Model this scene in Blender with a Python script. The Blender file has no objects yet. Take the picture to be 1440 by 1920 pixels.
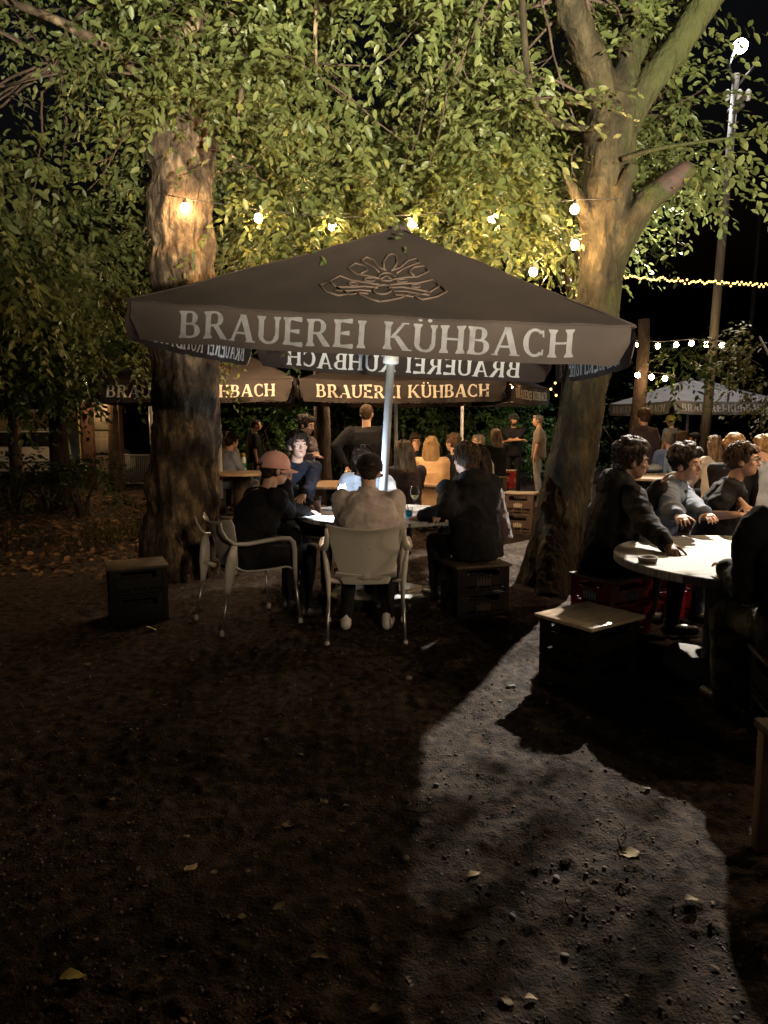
import bpy, bmesh, math, random
import numpy as np
from mathutils import Vector, Matrix, noise
random.seed(7); rng = np.random.default_rng(7)
PI = math.pi; R = math.radians
sc = bpy.context.scene
col = sc.collection

# ------------------------------------------------------------------ camera, world, lights, exposure
CAMH, PITCH, ROLL, FPX = 1.5, 0.1219, 0.004, 1362.0      # eye height, downward pitch, roll, focal length in photograph pixels
cd = bpy.data.cameras.new('camera'); cam = bpy.data.objects.new('camera', cd); col.objects.link(cam)
cam.location = (0, 0, CAMH); cam.rotation_euler = (PI/2 - PITCH, ROLL, 0)
cd.sensor_fit = 'VERTICAL'; cd.sensor_height = 36.0; cd.lens = FPX / 1920 * 36.0
cd.clip_start = 0.05; cd.clip_end = 600
sc.camera = cam

def D(u, v, y):
    """point at depth y (metres in front of the camera) seen at photograph pixel u, v"""
    a, b = (u - 720) / FPX, (960 - v) / FPX
    c, s = math.cos(PITCH), math.sin(PITCH)
    d = Vector((a, c + b * s, -s + b * c)); t = y / d.y
    return Vector((d.x * t, y, CAMH + d.z * t))
def G(u, v, z=0.0):
    a, b = (u - 720) / FPX, (960 - v) / FPX
    c, s = math.cos(PITCH), math.sin(PITCH)
    d = Vector((a, c + b * s, -s + b * c)); t = (z - CAMH) / d.z
    return Vector((d.x * t, d.y * t, z))

w = bpy.data.worlds.new('World'); sc.world = w; w.use_nodes = True
wn = w.node_tree; bg = wn.nodes['Background']
sky = wn.nodes.new('ShaderNodeTexSky'); sky.sky_type = 'NISHITA'; sky.sun_disc = False
sky.sun_elevation = R(-4.0); sky.sun_rotation = R(200); sky.dust_density = 3.0
wn.links.new(sky.outputs['Color'], bg.inputs['Color']); bg.inputs['Strength'].default_value = 0.22

vs = sc.view_settings
vs.view_transform = 'Standard'; vs.look = 'None'; vs.exposure = 0.12; vs.gamma = 1.0; vs.use_curve_mapping = False
sc.cycles.use_denoising = True
sc.cycles.max_bounces = 6; sc.cycles.diffuse_bounces = 3; sc.cycles.glossy_bounces = 3
sc.cycles.transmission_bounces = 6; sc.cycles.transparent_max_bounces = 8
sc.cycles.sample_clamp_indirect = 3.0; sc.cycles.caustics_reflective = False; sc.cycles.caustics_refractive = False

def lamp(name, kind, loc, power, color, radius=0.05, aim=None, cone=60, blend=0.3):
    l = bpy.data.lights.new(name, kind); o = bpy.data.objects.new(name, l); col.objects.link(o)
    o.location = loc; l.energy = power; l.color = color; l.shadow_soft_size = radius
    if kind == 'SPOT':
        l.spot_size = R(cone); l.spot_blend = blend
        o.rotation_euler = (Vector(aim) - Vector(loc)).to_track_quat('-Z', 'Y').to_euler()
    return o
LAMP_POS = D(1391, 88, 14.5)                              # the white floodlight on the tall post
LAMP_AIM = Vector((2.3, 7.0, .5))
lamp('floodlight_beam', 'SPOT', LAMP_POS + (LAMP_AIM-LAMP_POS).normalized()*.35, 26000, (1.0, .91, .78), .08, aim=LAMP_AIM, cone=34, blend=1.0)
lamp('floodlight_spill', 'SPOT', LAMP_POS + Vector((-.05, .30, -.10)), 1600, (.95, .97, 1.0), .08, aim=(7.0, 16.4, 2.2), cone=84, blend=.8)
# unseen warm spot added low behind the camera, turned up to light the trees
lamp('garden_floodlight', 'SPOT', (1.5, -2.6, 1.0), 25000, (1.0, .90, .68), .12, aim=(.9, 4.2, 6.4), cone=74, blend=1.0)
lamp('house_lamp', 'SPOT', (3.2, -6.0, 3.6), 1200, (1.0, .76, .48), .10, aim=(-.5, 7.0, 1.75), cone=28, blend=.9)  # unseen warm spot added behind the camera to fill chairs, parasol and trunk
PHONE_POS = D(640, 912, 5.95)
lamp('phone_torch', 'SPOT', PHONE_POS + Vector((.02, -.03, .05)), 50, (.70, .85, 1.0), .012, aim=PHONE_POS + Vector((.34, .46, .46)), cone=170, blend=.25)

lamp('phone_torch_down', 'SPOT', PHONE_POS + Vector((.02, -.04, .04)), 140, (.70, .85, 1.0), .012, aim=PHONE_POS + Vector((.15, .05, -1)), cone=118, blend=.5)

# ------------------------------------------------------------------ helpers
def setp(o, label=None, cat=None, group=None, kind=None):
    if label: o['label'] = label
    if cat: o['category'] = cat
    if group: o['group'] = group
    if kind: o['kind'] = kind
    return o
def thing(name, label, cat, loc=(0, 0, 0), rotz=0.0, group=None):
    o = bpy.data.objects.new(name, None); col.objects.link(o); o.empty_display_size = .2
    o.location = loc; o.rotation_euler = (0, 0, rotz)
    return setp(o, label, cat, group)
def copy_tree(o, parent=None):
    c = o.copy(); col.objects.link(c)
    if parent is not None: c.parent = parent
    for ch in list(o.children): copy_tree(ch, c)
    return c
PENDING = []
class MB:
    def __init__(s): s.v = []; s.f = []; s.n = 0
    def add(s, vs_, fs_):
        k = s.n; s.v.extend([tuple(p) for p in vs_]); s.n += len(vs_)
        s.f.extend([tuple(i + k for i in f) for f in fs_]); return s
    def box(s, c, size, rot=None, bevel=0.0):
        hx, hy, hz = size[0]/2, size[1]/2, size[2]/2; c = Vector(c)
        if bevel <= 0:
            p = [Vector((x*hx, y*hy, z*hz)) for z in (-1, 1) for y in (-1, 1) for x in (-1, 1)]
            f = [(0,2,3,1),(4,5,7,6),(0,1,5,4),(2,6,7,3),(0,4,6,2),(1,3,7,5)]
        else:
            bm = bmesh.new(); bmesh.ops.create_cube(bm, size=1)
            bmesh.ops.scale(bm, vec=size, verts=bm.verts)
            bmesh.ops.bevel(bm, geom=list(bm.edges), offset=bevel, segments=2, profile=.5, affect='EDGES')
            bm.verts.index_update(); p = [q.co.copy() for q in bm.verts]; f = [tuple(q.index for q in g.verts) for g in bm.faces]; bm.free()
        if rot is not None: p = [rot @ q for q in p]
        return s.add([q + c for q in p], f)
    def loft(s, rings, caps=True, seg=16):
        """rings: (centre, x axis vector, y axis vector)"""
        vs_ = []; fs_ = []
        for c, ax, ay in rings:
            for k in range(seg):
                t = 2*PI*k/seg; vs_.append(Vector(c) + Vector(ax)*math.cos(t) + Vector(ay)*math.sin(t))
        for i in range(len(rings)-1):
            for k in range(seg):
                k2 = (k+1) % seg; fs_.append((i*seg+k, i*seg+k2, (i+1)*seg+k2, (i+1)*seg+k))
        if caps:
            fs_.append(tuple(range(seg-1, -1, -1))); fs_.append(tuple((len(rings)-1)*seg + k for k in range(seg)))
        return s.add(vs_, fs_)
    def tube(s, pts, rad, seg=8, caps=True, flat=1.0, up=None):
        pts = [Vector(p) for p in pts]
        if not hasattr(rad, '__len__'): rad = [rad]*len(pts)
        rings = []; pu = Vector(up) if up is not None else None
        for i, p in enumerate(pts):
            t = (pts[min(i+1, len(pts)-1)] - pts[max(i-1, 0)])
            t = t.normalized() if t.length > 1e-9 else Vector((0, 0, 1))
            if pu is None: pu = Vector((0, 0, 1)) if abs(t.z) < .9 else Vector((0, 1, 0))
            ax = pu.cross(t)
            if ax.length < 1e-6: ax = Vector((1, 0, 0)).cross(t)
            ax.normalize(); ay = t.cross(ax); pu = ay if up is None else pu
            rings.append((p, ax*rad[i], ay*rad[i]*flat))
        return s.loft(rings, caps, seg)
    def cap_tube(s, a, b, ra, rb, seg=12):
        """capsule with different end radii"""
        a, b = Vector(a), Vector(b); t = (b-a).normalized()
        P = []; Q = []
        for k in (90, 60, 30): P.append((a - t*ra*math.sin(R(k)), max(ra*math.cos(R(k)), ra*.05)))
        for k in (0, 30, 60, 90): Q.append((b + t*rb*math.sin(R(k)), max(rb*math.cos(R(k)), rb*.05)))
        pts = P + [(a, ra)] + Q
        return s.tube([p for p, _ in pts], [r for _, r in pts], seg)
    def ell(s, c, rad, rot=None, seg=16, rings=10):
        c = Vector(c); vs_ = []; fs_ = []
        for i in range(1, rings):
            th = PI*i/rings
            for k in range(seg):
                ph = 2*PI*k/seg
                p = Vector((rad[0]*math.sin(th)*math.cos(ph), rad[1]*math.sin(th)*math.sin(ph), rad[2]*math.cos(th)))
                vs_.append((rot @ p if rot is not None else p) + c)
        top = len(vs_); p = Vector((0, 0, rad[2])); vs_.append((rot @ p if rot is not None else p) + c)
        p = -p; vs_.append((rot @ p if rot is not None else p) + c)
        for i in range(rings-2):
            for k in range(seg):
                k2 = (k+1) % seg; fs_.append((i*seg+k, (i+1)*seg+k, (i+1)*seg+k2, i*seg+k2))
        for k in range(seg):
            k2 = (k+1) % seg; fs_.append((top, k, k2)); fs_.append((top+1, (rings-2)*seg+k2, (rings-2)*seg+k))
        return s.add(vs_, fs_)
    def lathe(s, prof, c=(0, 0, 0), seg=24, rot=None):
        c = Vector(c); vs_ = []; fs_ = []
        for r, z in prof:
            for k in range(seg):
                t = 2*PI*k/seg; p = Vector((r*math.cos(t), r*math.sin(t), z)); vs_.append((rot @ p if rot is not None else p) + c)
        for i in range(len(prof)-1):
            for k in range(seg):
                k2 = (k+1) % seg; fs_.append((i*seg+k, i*seg+k2, (i+1)*seg+k2, (i+1)*seg+k))
        if prof[0][0] > 1e-4: fs_.append(tuple(range(seg-1, -1, -1)))
        if prof[-1][0] > 1e-4: fs_.append(tuple((len(prof)-1)*seg+k for k in range(seg)))
        return s.add(vs_, fs_)
    def grid(s, fn, nu, nv):
        vs_ = [fn(i/nu, j/nv) for j in range(nv+1) for i in range(nu+1)]
        fs_ = [(j*(nu+1)+i, j*(nu+1)+i+1, (j+1)*(nu+1)+i+1, (j+1)*(nu+1)+i) for j in range(nv) for i in range(nu)]
        return s.add(vs_, fs_)
    def build(s, name, m, parent=None, smooth=True, off=None, solid=0.0, bevel=0.0, vox=0.0, sm=2, disp=0.0, dscale=.1, auto=None):
        me = bpy.data.meshes.new(name)
        v = s.v if off is None else [(p[0]-off[0], p[1]-off[1], p[2]-off[2]) for p in s.v]
        me.from_pydata(v, [], s.f); me.update()
        for mm in (m if isinstance(m, (list, tuple)) else [m]): me.materials.append(mm)
        o = bpy.data.objects.new(name, me); col.objects.link(o)
        if parent is not None: o.parent = parent
        if smooth: me.polygons.foreach_set('use_smooth', np.ones(len(me.polygons), bool))
        if solid:
            q = o.modifiers.new('solid', 'SOLIDIFY'); q.thickness = solid; q.offset = 0
        if bevel:
            q = o.modifiers.new('bevel', 'BEVEL'); q.width = bevel; q.segments = 2; q.limit_method = 'ANGLE'; q.angle_limit = R(40)
        if vox:
            q = o.modifiers.new('remesh', 'REMESH'); q.mode = 'VOXEL'; q.voxel_size = vox; q.use_smooth_shade = True
            q = o.modifiers.new('smooth', 'SMOOTH'); q.factor = .5; q.iterations = sm
            if disp:
                key = 'clouds_%.3f' % dscale
                tx = bpy.data.textures.get(key)
                if tx is None:
                    tx = bpy.data.textures.new(key, 'CLOUDS'); tx.noise_scale = dscale; tx.noise_depth = 2
                q = o.modifiers.new('folds', 'DISPLACE'); q.texture = tx; q.strength = disp; q.mid_level = .5; q.texture_coords = 'GLOBAL'
        if solid or vox or bevel: PENDING.append(o)
        return o
def finalize():
    """turn every modifier stack into plain mesh data"""
    bpy.context.view_layer.update()
    dg = bpy.context.evaluated_depsgraph_get(); new = []
    for o in PENDING: new.append(bpy.data.meshes.new_from_object(o.evaluated_get(dg)))
    for o, me in zip(PENDING, new):
        me.name = o.data.name; old = o.data; o.modifiers.clear(); o.data = me
        if old.users == 0: bpy.data.meshes.remove(old)
    PENDING.clear()

# ------------------------------------------------------------------ materials
def mat(name, c, rough=.6, c2=None, scale=6.0, bump=0.0, bscale=40.0, metal=0.0, spec=.5, detail=5.0, stretch=None, lo=.35, hi=.65, transl=0.0, sheen=0.0):
    m = bpy.data.materials.new(name); m.use_nodes = True; nt = m.node_tree; n = nt.nodes; L = nt.links
    b = n['Principled BSDF']; b.inputs['Roughness'].default_value = rough; b.inputs['Metallic'].default_value = metal
    b.inputs['Specular IOR Level'].default_value = spec
    if sheen: b.inputs['Sheen Weight'].default_value = sheen
    tc = n.new('ShaderNodeTexCoord'); mp = n.new('ShaderNodeMapping'); L.new(tc.outputs['Object'], mp.inputs['Vector'])
    if stretch: mp.inputs['Scale'].default_value = stretch
    b.inputs['Base Color'].default_value = (*c, 1)
    if c2 is not None:
        t = n.new('ShaderNodeTexNoise'); t.inputs['Scale'].default_value = scale; t.inputs['Detail'].default_value = detail
        L.new(mp.outputs['Vector'], t.inputs['Vector'])
        r = n.new('ShaderNodeValToRGB'); r.color_ramp.elements[0].position = lo; r.color_ramp.elements[1].position = hi
        r.color_ramp.elements[0].color = (*c, 1); r.color_ramp.elements[1].color = (*c2, 1)
        L.new(t.outputs['Fac'], r.inputs['Fac']); L.new(r.outputs['Color'], b.inputs['Base Color'])
    if bump:
        t2 = n.new('ShaderNodeTexNoise'); t2.inputs['Scale'].default_value = bscale; t2.inputs['Detail'].default_value = 6
        L.new(mp.outputs['Vector'], t2.inputs['Vector'])
        bp = n.new('ShaderNodeBump'); bp.inputs['Strength'].default_value = bump; bp.inputs['Distance'].default_value = .02
        L.new(t2.outputs['Fac'], bp.inputs['Height']); L.new(bp.outputs['Normal'], b.inputs['Normal'])
    if transl:
        tr = n.new('ShaderNodeBsdfTranslucent'); mx = n.new('ShaderNodeMixShader'); mx.inputs[0].default_value = transl
        tr.inputs['Color'].default_value = (*c, 1)
        if c2 is not None: L.new(r.outputs['Color'], tr.inputs['Color'])
        L.new(b.outputs[0], mx.inputs[1]); L.new(tr.outputs[0], mx.inputs[2]); L.new(mx.outputs[0], n['Material Output'].inputs['Surface'])
    return m
def leafmat(name, a, b_, transl=.45, rough=.45):
    """leaves: every leaf its own tone between two greens, light passes through"""
    m = bpy.data.materials.new(name); m.use_nodes = True; nt = m.node_tree; n = nt.nodes; L = nt.links
    b = n['Principled BSDF']; b.inputs['Roughness'].default_value = rough; b.inputs['Specular IOR Level'].default_value = .35
    g = n.new('ShaderNodeNewGeometry'); r = n.new('ShaderNodeValToRGB')
    e = r.color_ramp.elements; e[0].color = (*a, 1); e[1].color = (*b_, 1)
    x = e.new(.96); x.color = (*b_, 1); e[-1].color = (b_[0]*1.35, b_[1]*1.15, b_[2]*.9, 1)
    L.new(g.outputs['Random Per Island'], r.inputs['Fac'])
    L.new(r.outputs['Color'], b.inputs['Base Color'])
    tr = n.new('ShaderNodeBsdfTranslucent'); L.new(r.outputs['Color'], tr.inputs['Color'])
    mx = n.new('ShaderNodeMixShader'); mx.inputs[0].default_value = transl
    L.new(b.outputs[0], mx.inputs[1]); L.new(tr.outputs[0], mx.inputs[2]); L.new(mx.outputs[0], n['Material Output'].inputs['Surface'])
    return m
def emit(name, c, s):
    m = bpy.data.materials.new(name); m.use_nodes = True; n = m.node_tree.nodes
    n.remove(n['Principled BSDF']); e = n.new('ShaderNodeEmission'); e.inputs[0].default_value = (*c, 1); e.inputs[1].default_value = s
    m.node_tree.links.new(e.outputs[0], n['Material Output'].inputs['Surface']); return m
def glassmat(name, c=(1, 1, 1), rough=.02, ior=1.45):
    m = bpy.data.materials.new(name); m.use_nodes = True; b = m.node_tree.nodes['Principled BSDF']
    b.inputs['Base Color'].default_value = (*c, 1); b.inputs['Transmission Weight'].default_value = 1.0; b.inputs['Roughness'].default_value = rough; b.inputs['IOR'].default_value = ior
    return m
def barkmat(name, dark, mid, light, moss=None, patch=3.0, bump=.8):
    m = bpy.data.materials.new(name); m.use_nodes = True; nt = m.node_tree; n = nt.nodes; L = nt.links
    b = n['Principled BSDF']; b.inputs['Roughness'].default_value = .85; b.inputs['Specular IOR Level'].default_value = .2
    tc = n.new('ShaderNodeTexCoord'); mp = n.new('ShaderNodeMapping'); mp.inputs['Scale'].default_value = (1, 1, .45); L.new(tc.outputs['Object'], mp.inputs['Vector'])
    t = n.new('ShaderNodeTexNoise'); t.inputs['Scale'].default_value = patch*3; t.inputs['Detail'].default_value = 7; t.inputs['Roughness'].default_value = .65; L.new(mp.outputs[0], t.inputs['Vector'])
    r = n.new('ShaderNodeValToRGB'); e = r.color_ramp.elements
    e[0].position = .36; e[0].color = (*dark, 1); e[1].position = .66; e[1].color = (*light, 1); x = e.new(.52); x.color = (*mid, 1)
    L.new(t.outputs['Fac'], r.inputs['Fac']); out = r.outputs['Color']
    if moss is not None:
        t3 = n.new('ShaderNodeTexNoise'); t3.inputs['Scale'].default_value = 2.2; t3.inputs['Detail'].default_value = 6; L.new(tc.outputs['Object'], t3.inputs['Vector'])
        g = n.new('ShaderNodeSeparateXYZ'); L.new(tc.outputs['Object'], g.inputs[0])
        ma = n.new('ShaderNodeMath'); ma.operation = 'MULTIPLY_ADD'; ma.inputs[1].default_value = 1.1; ma.inputs[2].default_value = -.42; L.new(g.outputs['X'], ma.inputs[0])
        ad = n.new('ShaderNodeMath'); ad.operation = 'ADD'; L.new(ma.outputs[0], ad.inputs[0]); L.new(t3.outputs['Fac'], ad.inputs[1])
        cr = n.new('ShaderNodeValToRGB'); cr.color_ramp.elements[0].position = .45; cr.color_ramp.elements[1].position = .75; L.new(ad.outputs[0], cr.inputs['Fac'])
        mx = n.new('ShaderNodeMix'); mx.data_type = 'RGBA'; L.new(cr.outputs['Color'], mx.inputs['Factor']); L.new(out, mx.inputs['A']); mx.inputs['B'].default_value = (*moss, 1); out = mx.outputs['Result']
    L.new(out, b.inputs['Base Color'])
    t2 = n.new('ShaderNodeTexNoise'); t2.inputs['Scale'].default_value = 32; t2.inputs['Detail'].default_value = 8; L.new(mp.outputs[0], t2.inputs['Vector'])
    ad2 = n.new('ShaderNodeMath'); ad2.operation = 'ADD'; L.new(t2.outputs['Fac'], ad2.inputs[0]); L.new(t.outputs['Fac'], ad2.inputs[1])
    bp = n.new('ShaderNodeBump'); bp.inputs['Strength'].default_value = bump; bp.inputs['Distance'].default_value = .03; L.new(ad2.outputs[0], bp.inputs['Height']); L.new(bp.outputs[0], b.inputs['Normal'])
    return m

M = {}
M['canvas'] = mat('brown_canvas', (.020, .0115, .0085), .8, (.032, .0195, .0145), 2.5, .25, 300, transl=.06)
M['canvas_old'] = mat('faded_brown_canvas', (.017, .0105, .0075), .8, (.027, .017, .012), 4, .25, 300, transl=.08)
M['print_white'] = mat('white_print', (.62, .60, .57), .75)
M['canvas_grey'] = mat('grey_canvas', (.17, .155, .145), .8, (.21, .19, .175), 5, .2, 300, transl=.08)
M['print'] = mat('pale_print', (.135, .128, .130), .75, (.08, .077, .078), 18, lo=.45, hi=.75)
M['print_old'] = mat('cream_print', (.52, .46, .37), .75, (.42, .36, .28), 18, lo=.45, hi=.75)
M['print_orange'] = mat('orange_print', (.20, .085, .04), .75, (.10, .05, .03), 14)
M['print_dark'] = mat('dark_print', (.070, .042, .029), .75, (.05, .032, .023), 14)
M['white_metal'] = mat('white_lacquered_pole', (.62, .62, .62), .35, (.5, .49, .47), 9, lo=.55, hi=.75)
M['gate_metal'] = mat('grey_gate_metal', (.22, .21, .20), .5)
M['pole_blue'] = mat('grey_white_pole', (.30, .31, .33), .4, (.22, .22, .23), 9, lo=.6, hi=.75)
M['steel'] = mat('steel', (.55, .54, .52), .35, metal=.9)
M['black_metal'] = mat('black_metal', (.02, .02, .02), .45)
M['plastic'] = mat('cream_plastic', (.50, .465, .425), .38, (.43, .40, .36), 4, .04, 200)
M['black_plastic'] = mat('black_plastic', (.006, .0055, .0055), .5, (.010, .009, .009), 5, spec=.25)
M['brown_plastic'] = mat('brown_plastic', (.075, .048, .036), .5, (.10, .065, .05), 5)
M['red_plastic'] = mat('red_plastic', (.42, .012, .015), .4, (.35, .01, .012), 5)
M['darkred_plastic'] = mat('dark_red_plastic', (.30, .012, .020), .45, (.24, .009, .015), 5)
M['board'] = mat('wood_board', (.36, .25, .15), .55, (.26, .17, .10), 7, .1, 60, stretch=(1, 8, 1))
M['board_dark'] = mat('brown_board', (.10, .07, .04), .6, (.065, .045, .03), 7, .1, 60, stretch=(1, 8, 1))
def plankmat(name, c, c2, n_planks=12.0):
    """pale weathered boards with dark joints, laid across local X"""
    m = mat(name, c, .7, c2, 7, .25, 45, stretch=(1.2, 9, 1)); nt = m.node_tree; n = nt.nodes; L = nt.links
    b = n['Principled BSDF']; tc = n.new('ShaderNodeTexCoord'); s = n.new('ShaderNodeSeparateXYZ'); L.new(tc.outputs['Object'], s.inputs[0])
    a = n.new('ShaderNodeMath'); a.operation = 'MULTIPLY'; a.inputs[1].default_value = n_planks; L.new(s.outputs['Y'], a.inputs[0])
    fr = n.new('ShaderNodeMath'); fr.operation = 'FRACT'; L.new(a.outputs[0], fr.inputs[0])
    lt = n.new('ShaderNodeMath'); lt.operation = 'LESS_THAN'; lt.inputs[1].default_value = .07; L.new(fr.outputs[0], lt.inputs[0])
    mx = n.new('ShaderNodeMix'); mx.data_type = 'RGBA'; mx.inputs['B'].default_value = (.05, .04, .03, 1)
    old = b.inputs['Base Color'].links[0].from_socket; L.new(lt.outputs[0], mx.inputs['Factor']); L.new(old, mx.inputs['A']); L.new(mx.outputs['Result'], b.inputs['Base Color'])
    return m
M['planks'] = plankmat('pale_planks', (.30, .285, .265), (.16, .15, .135))
M['planks_grey'] = plankmat('grey_planks', (.46, .45, .45), (.33, .32, .31), 9)
M['skin'] = mat('skin', (.50, .29, .20), .5, (.55, .33, .24), 12)
M['skin_tan'] = mat('tanned_skin', (.36, .19, .11), .5, (.40, .21, .13), 12)
M['skin_dark'] = mat('brown_skin', (.15, .075, .045), .45, (.17, .085, .05), 12)
M['lip'] = mat('lips', (.38, .15, .12), .45)
M['eyewhite'] = mat('eye_white', (.7, .7, .68), .2)
M['iris'] = mat('iris', (.02, .014, .01), .15)
def hairmat(name, c, c2): return mat(name, c, .55, c2, 30, 1.0, 110, stretch=(1, 1, .22), spec=.22)
M['hair_dark'] = hairmat('dark_brown_hair', (.016, .010, .007), (.034, .021, .014))
M['hair_brown'] = hairmat('brown_hair', (.055, .030, .016), (.085, .05, .028))
M['hair_blond'] = hairmat('dark_blond_hair', (.22, .13, .055), (.32, .20, .09))
M['hair_mixed'] = hairmat('streaked_hair', (.06, .035, .02), (.26, .17, .09))
M['hair_grey'] = hairmat('grey_stubble', (.16, .13, .11), (.22, .18, .15))
def cloth(name, c, k=1.35, tr=0.0, bump=.35): return mat(name, c, .85, tuple(min(1, x*k) for x in c), 9, bump, 26, spec=.15, sheen=.15)
M['cl_black'] = cloth('black_cotton', (.008, .0078, .009))
for q_ in ('cl_black',): M[q_].node_tree.nodes['Principled BSDF'].inputs['Sheen Weight'].default_value = 0
M['cl_navy'] = cloth('navy_cotton', (.008, .009, .015))
M['cl_navy'].node_tree.nodes['Principled BSDF'].inputs['Sheen Weight'].default_value = 0
M['cl_beige'] = cloth('beige_jacket_cloth', (.34, .29, .27))
M['cl_white'] = cloth('white_shirt_cloth', (.30, .33, .38), 1.5)
M['cl_tan'] = cloth('tan_coat_cloth', (.46, .29, .16))
M['cl_denim'] = cloth('grey_denim', (.095, .120, .165), 1.6)
M['cl_blue'] = cloth('blue_jacket_cloth', (.10, .15, .30))
M['cl_lightblue'] = cloth('light_blue_cloth', (.30, .42, .55))
M['cl_bluegrey'] = cloth('blue_grey_cloth', (.17, .19, .25))
M['cl_khaki'] = cloth('khaki_cloth', (.13, .10, .07))
M['cl_cream'] = cloth('cream_cloth', (.45, .40, .34))
M['cl_grey'] = cloth('grey_cloth', (.20, .19, .18))
M['cl_jeans'] = cloth('blue_jeans', (.055, .075, .13), 1.5)
M['cl_plum'] = cloth('dark_plum_cloth', (.045, .028, .030))
M['cl_camo'] = mat('camouflage_cloth', (.045, .042, .025), .85, (.20, .18, .12), 9, .2, 30, lo=.48, hi=.55)
M['cap_pink'] = cloth('pink_cap_cloth', (.60, .33, .30), 1.15, bump=.1)
M['cap_yellow'] = cloth('yellow_cap_cloth', (.5, .45, .12), 1.2, bump=.1)
M['cap_black'] = cloth('black_cap_cloth', (.010, .010, .011), 1.3, bump=.1)
M['shoe_white'] = mat('white_shoe', (.6, .57, .54), .5)
M['shoe_dark'] = mat('dark_shoe', (.02, .018, .016), .5)
M['paper'] = mat('paper', (.75, .75, .74), .8)
M['ink'] = mat('ink', (.05, .05, .06), .8)
M['logo_blue'] = mat('pale_blue_print', (.35, .55, .68), .7)
def thin_glass(name, tint=(.95, .97, .97)):
    m = bpy.data.materials.new(name); m.use_nodes = True; n = m.node_tree.nodes; L = m.node_tree.links; n.remove(n['Principled BSDF'])
    t = n.new('ShaderNodeBsdfTransparent'); t.inputs[0].default_value = (*tint, 1); g = n.new('ShaderNodeBsdfGlossy'); g.inputs['Roughness'].default_value = .04
    lw = n.new('ShaderNodeLayerWeight'); f = n.new('ShaderNodeMath'); f.operation = 'POWER'; f.inputs[1].default_value = 3.0; L.new(lw.outputs['Facing'], f.inputs[0]); x = n.new('ShaderNodeMixShader')
    L.new(f.outputs[0], x.inputs[0]); L.new(t.outputs[0], x.inputs[1]); L.new(g.outputs[0], x.inputs[2]); L.new(x.outputs[0], n['Material Output'].inputs['Surface']); return m
M['glass'] = thin_glass('clear_glass')
M['drink_pink'] = mat('pink_drink', (.70, .48, .46), .3, (.75, .55, .52), 30, transl=.5)
M['wine'] = mat('white_wine', (.70, .62, .38), .15, transl=.6)
M['blue_glass'] = mat('blue_drink', (.03, .42, .66), .3, (.05, .5, .72), 30, transl=.5)
M['straw'] = mat('straws', (.75, .6, .2), .5)
M['bulb'] = emit('warm_bulb', (1.0, .60, .25), 680); M['bulb_strong'] = emit('strong_warm_bulb', (1.0, .66, .37), 1250); M['bulb_right'] = emit('bright_warm_bulb', (1.0, .70, .42), 2300)
M['bulb_far'] = emit('far_warm_bulb', (1.0, .66, .32), 160)
M['fairy'] = emit('fairy_bulb', (1.0, .62, .16), 5)
M['flood'] = emit('floodlight_glass', (1.0, .97, .92), 90)
M['torch'] = emit('phone_led', (.8, .9, 1.0), 260)
M['cable'] = mat('black_cable', (.015, .013, .012), .6)
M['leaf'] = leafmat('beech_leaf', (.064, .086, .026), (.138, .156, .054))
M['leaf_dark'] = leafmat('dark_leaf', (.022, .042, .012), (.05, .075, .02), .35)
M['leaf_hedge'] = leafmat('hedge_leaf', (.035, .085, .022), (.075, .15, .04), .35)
M['leaf_olive'] = leafmat('olive_leaf', (.030, .030, .010), (.062, .055, .020), .20, .8); M['leaf_olive'].node_tree.nodes['Principled BSDF'].inputs['Specular IOR Level'].default_value = .05
M['leaf_dull'] = mat('dull_dry_leaf', (.13, .085, .04), .8, (.20, .15, .075), 20)  # darker copy of dry_leaf: shade outside the lit patch put into the colour
M['leaf_dry'] = mat('dry_leaf', (.30, .20, .09), .7, (.42, .33, .17), 20)
M['leaf_brown'] = leafmat('leaf_litter', (.08, .04, .018), (.20, .11, .045), .1, .8)
M['bark_left'] = barkmat('plane_bark', (.022, .016, .011), (.070, .049, .032), (.23, .165, .10), patch=2.2)
M['bark_right'] = barkmat('mossy_bark', (.011, .0085, .0045), (.030, .0235, .0115), (.060, .047, .024), moss=(.030, .032, .010), patch=2.0)
M['bark_far'] = barkmat('brown_bark', (.03, .02, .014), (.055, .037, .027), (.085, .06, .043))
M['cut_wood'] = mat('weathered_cut_wood', (.042, .019, .012), .8, (.018, .012, .008), 12, .4, 40)
M['post_wood'] = mat('post_wood', (.12, .105, .09), .8, (.075, .065, .055), 6, .3, 30, stretch=(6, 6, .5))
M['stone'] = mat('pebble', (.16, .14, .12), .8, (.09, .08, .07), 12)
M['brick'] = mat('brown_brick', (.085, .038, .025), .85, (.05, .024, .017), 8, .3, 40)
M['plaster'] = mat('yellow_plaster', (.40, .34, .16), .85, (.30, .26, .12), 5, .15, 30)
M['wall_dark'] = mat('grey_wall', (.06, .055, .05), .85, (.09, .08, .07), 4)
M['door'] = mat('grey_white_door', (.17, .15, .125), .6, (.11, .10, .085), 8, stretch=(1, 1, .2))
M['car'] = mat('silver_car_paint', (.34, .34, .35), .3, spec=.7)
M['carglass'] = mat('car_window', (.01, .01, .012), .05, spec=.8)
M['tyre'] = mat('tyre_rubber', (.012, .012, .012), .8)
M['chrome'] = mat('chrome', (.8, .8, .8), .12, metal=1.0)
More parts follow.
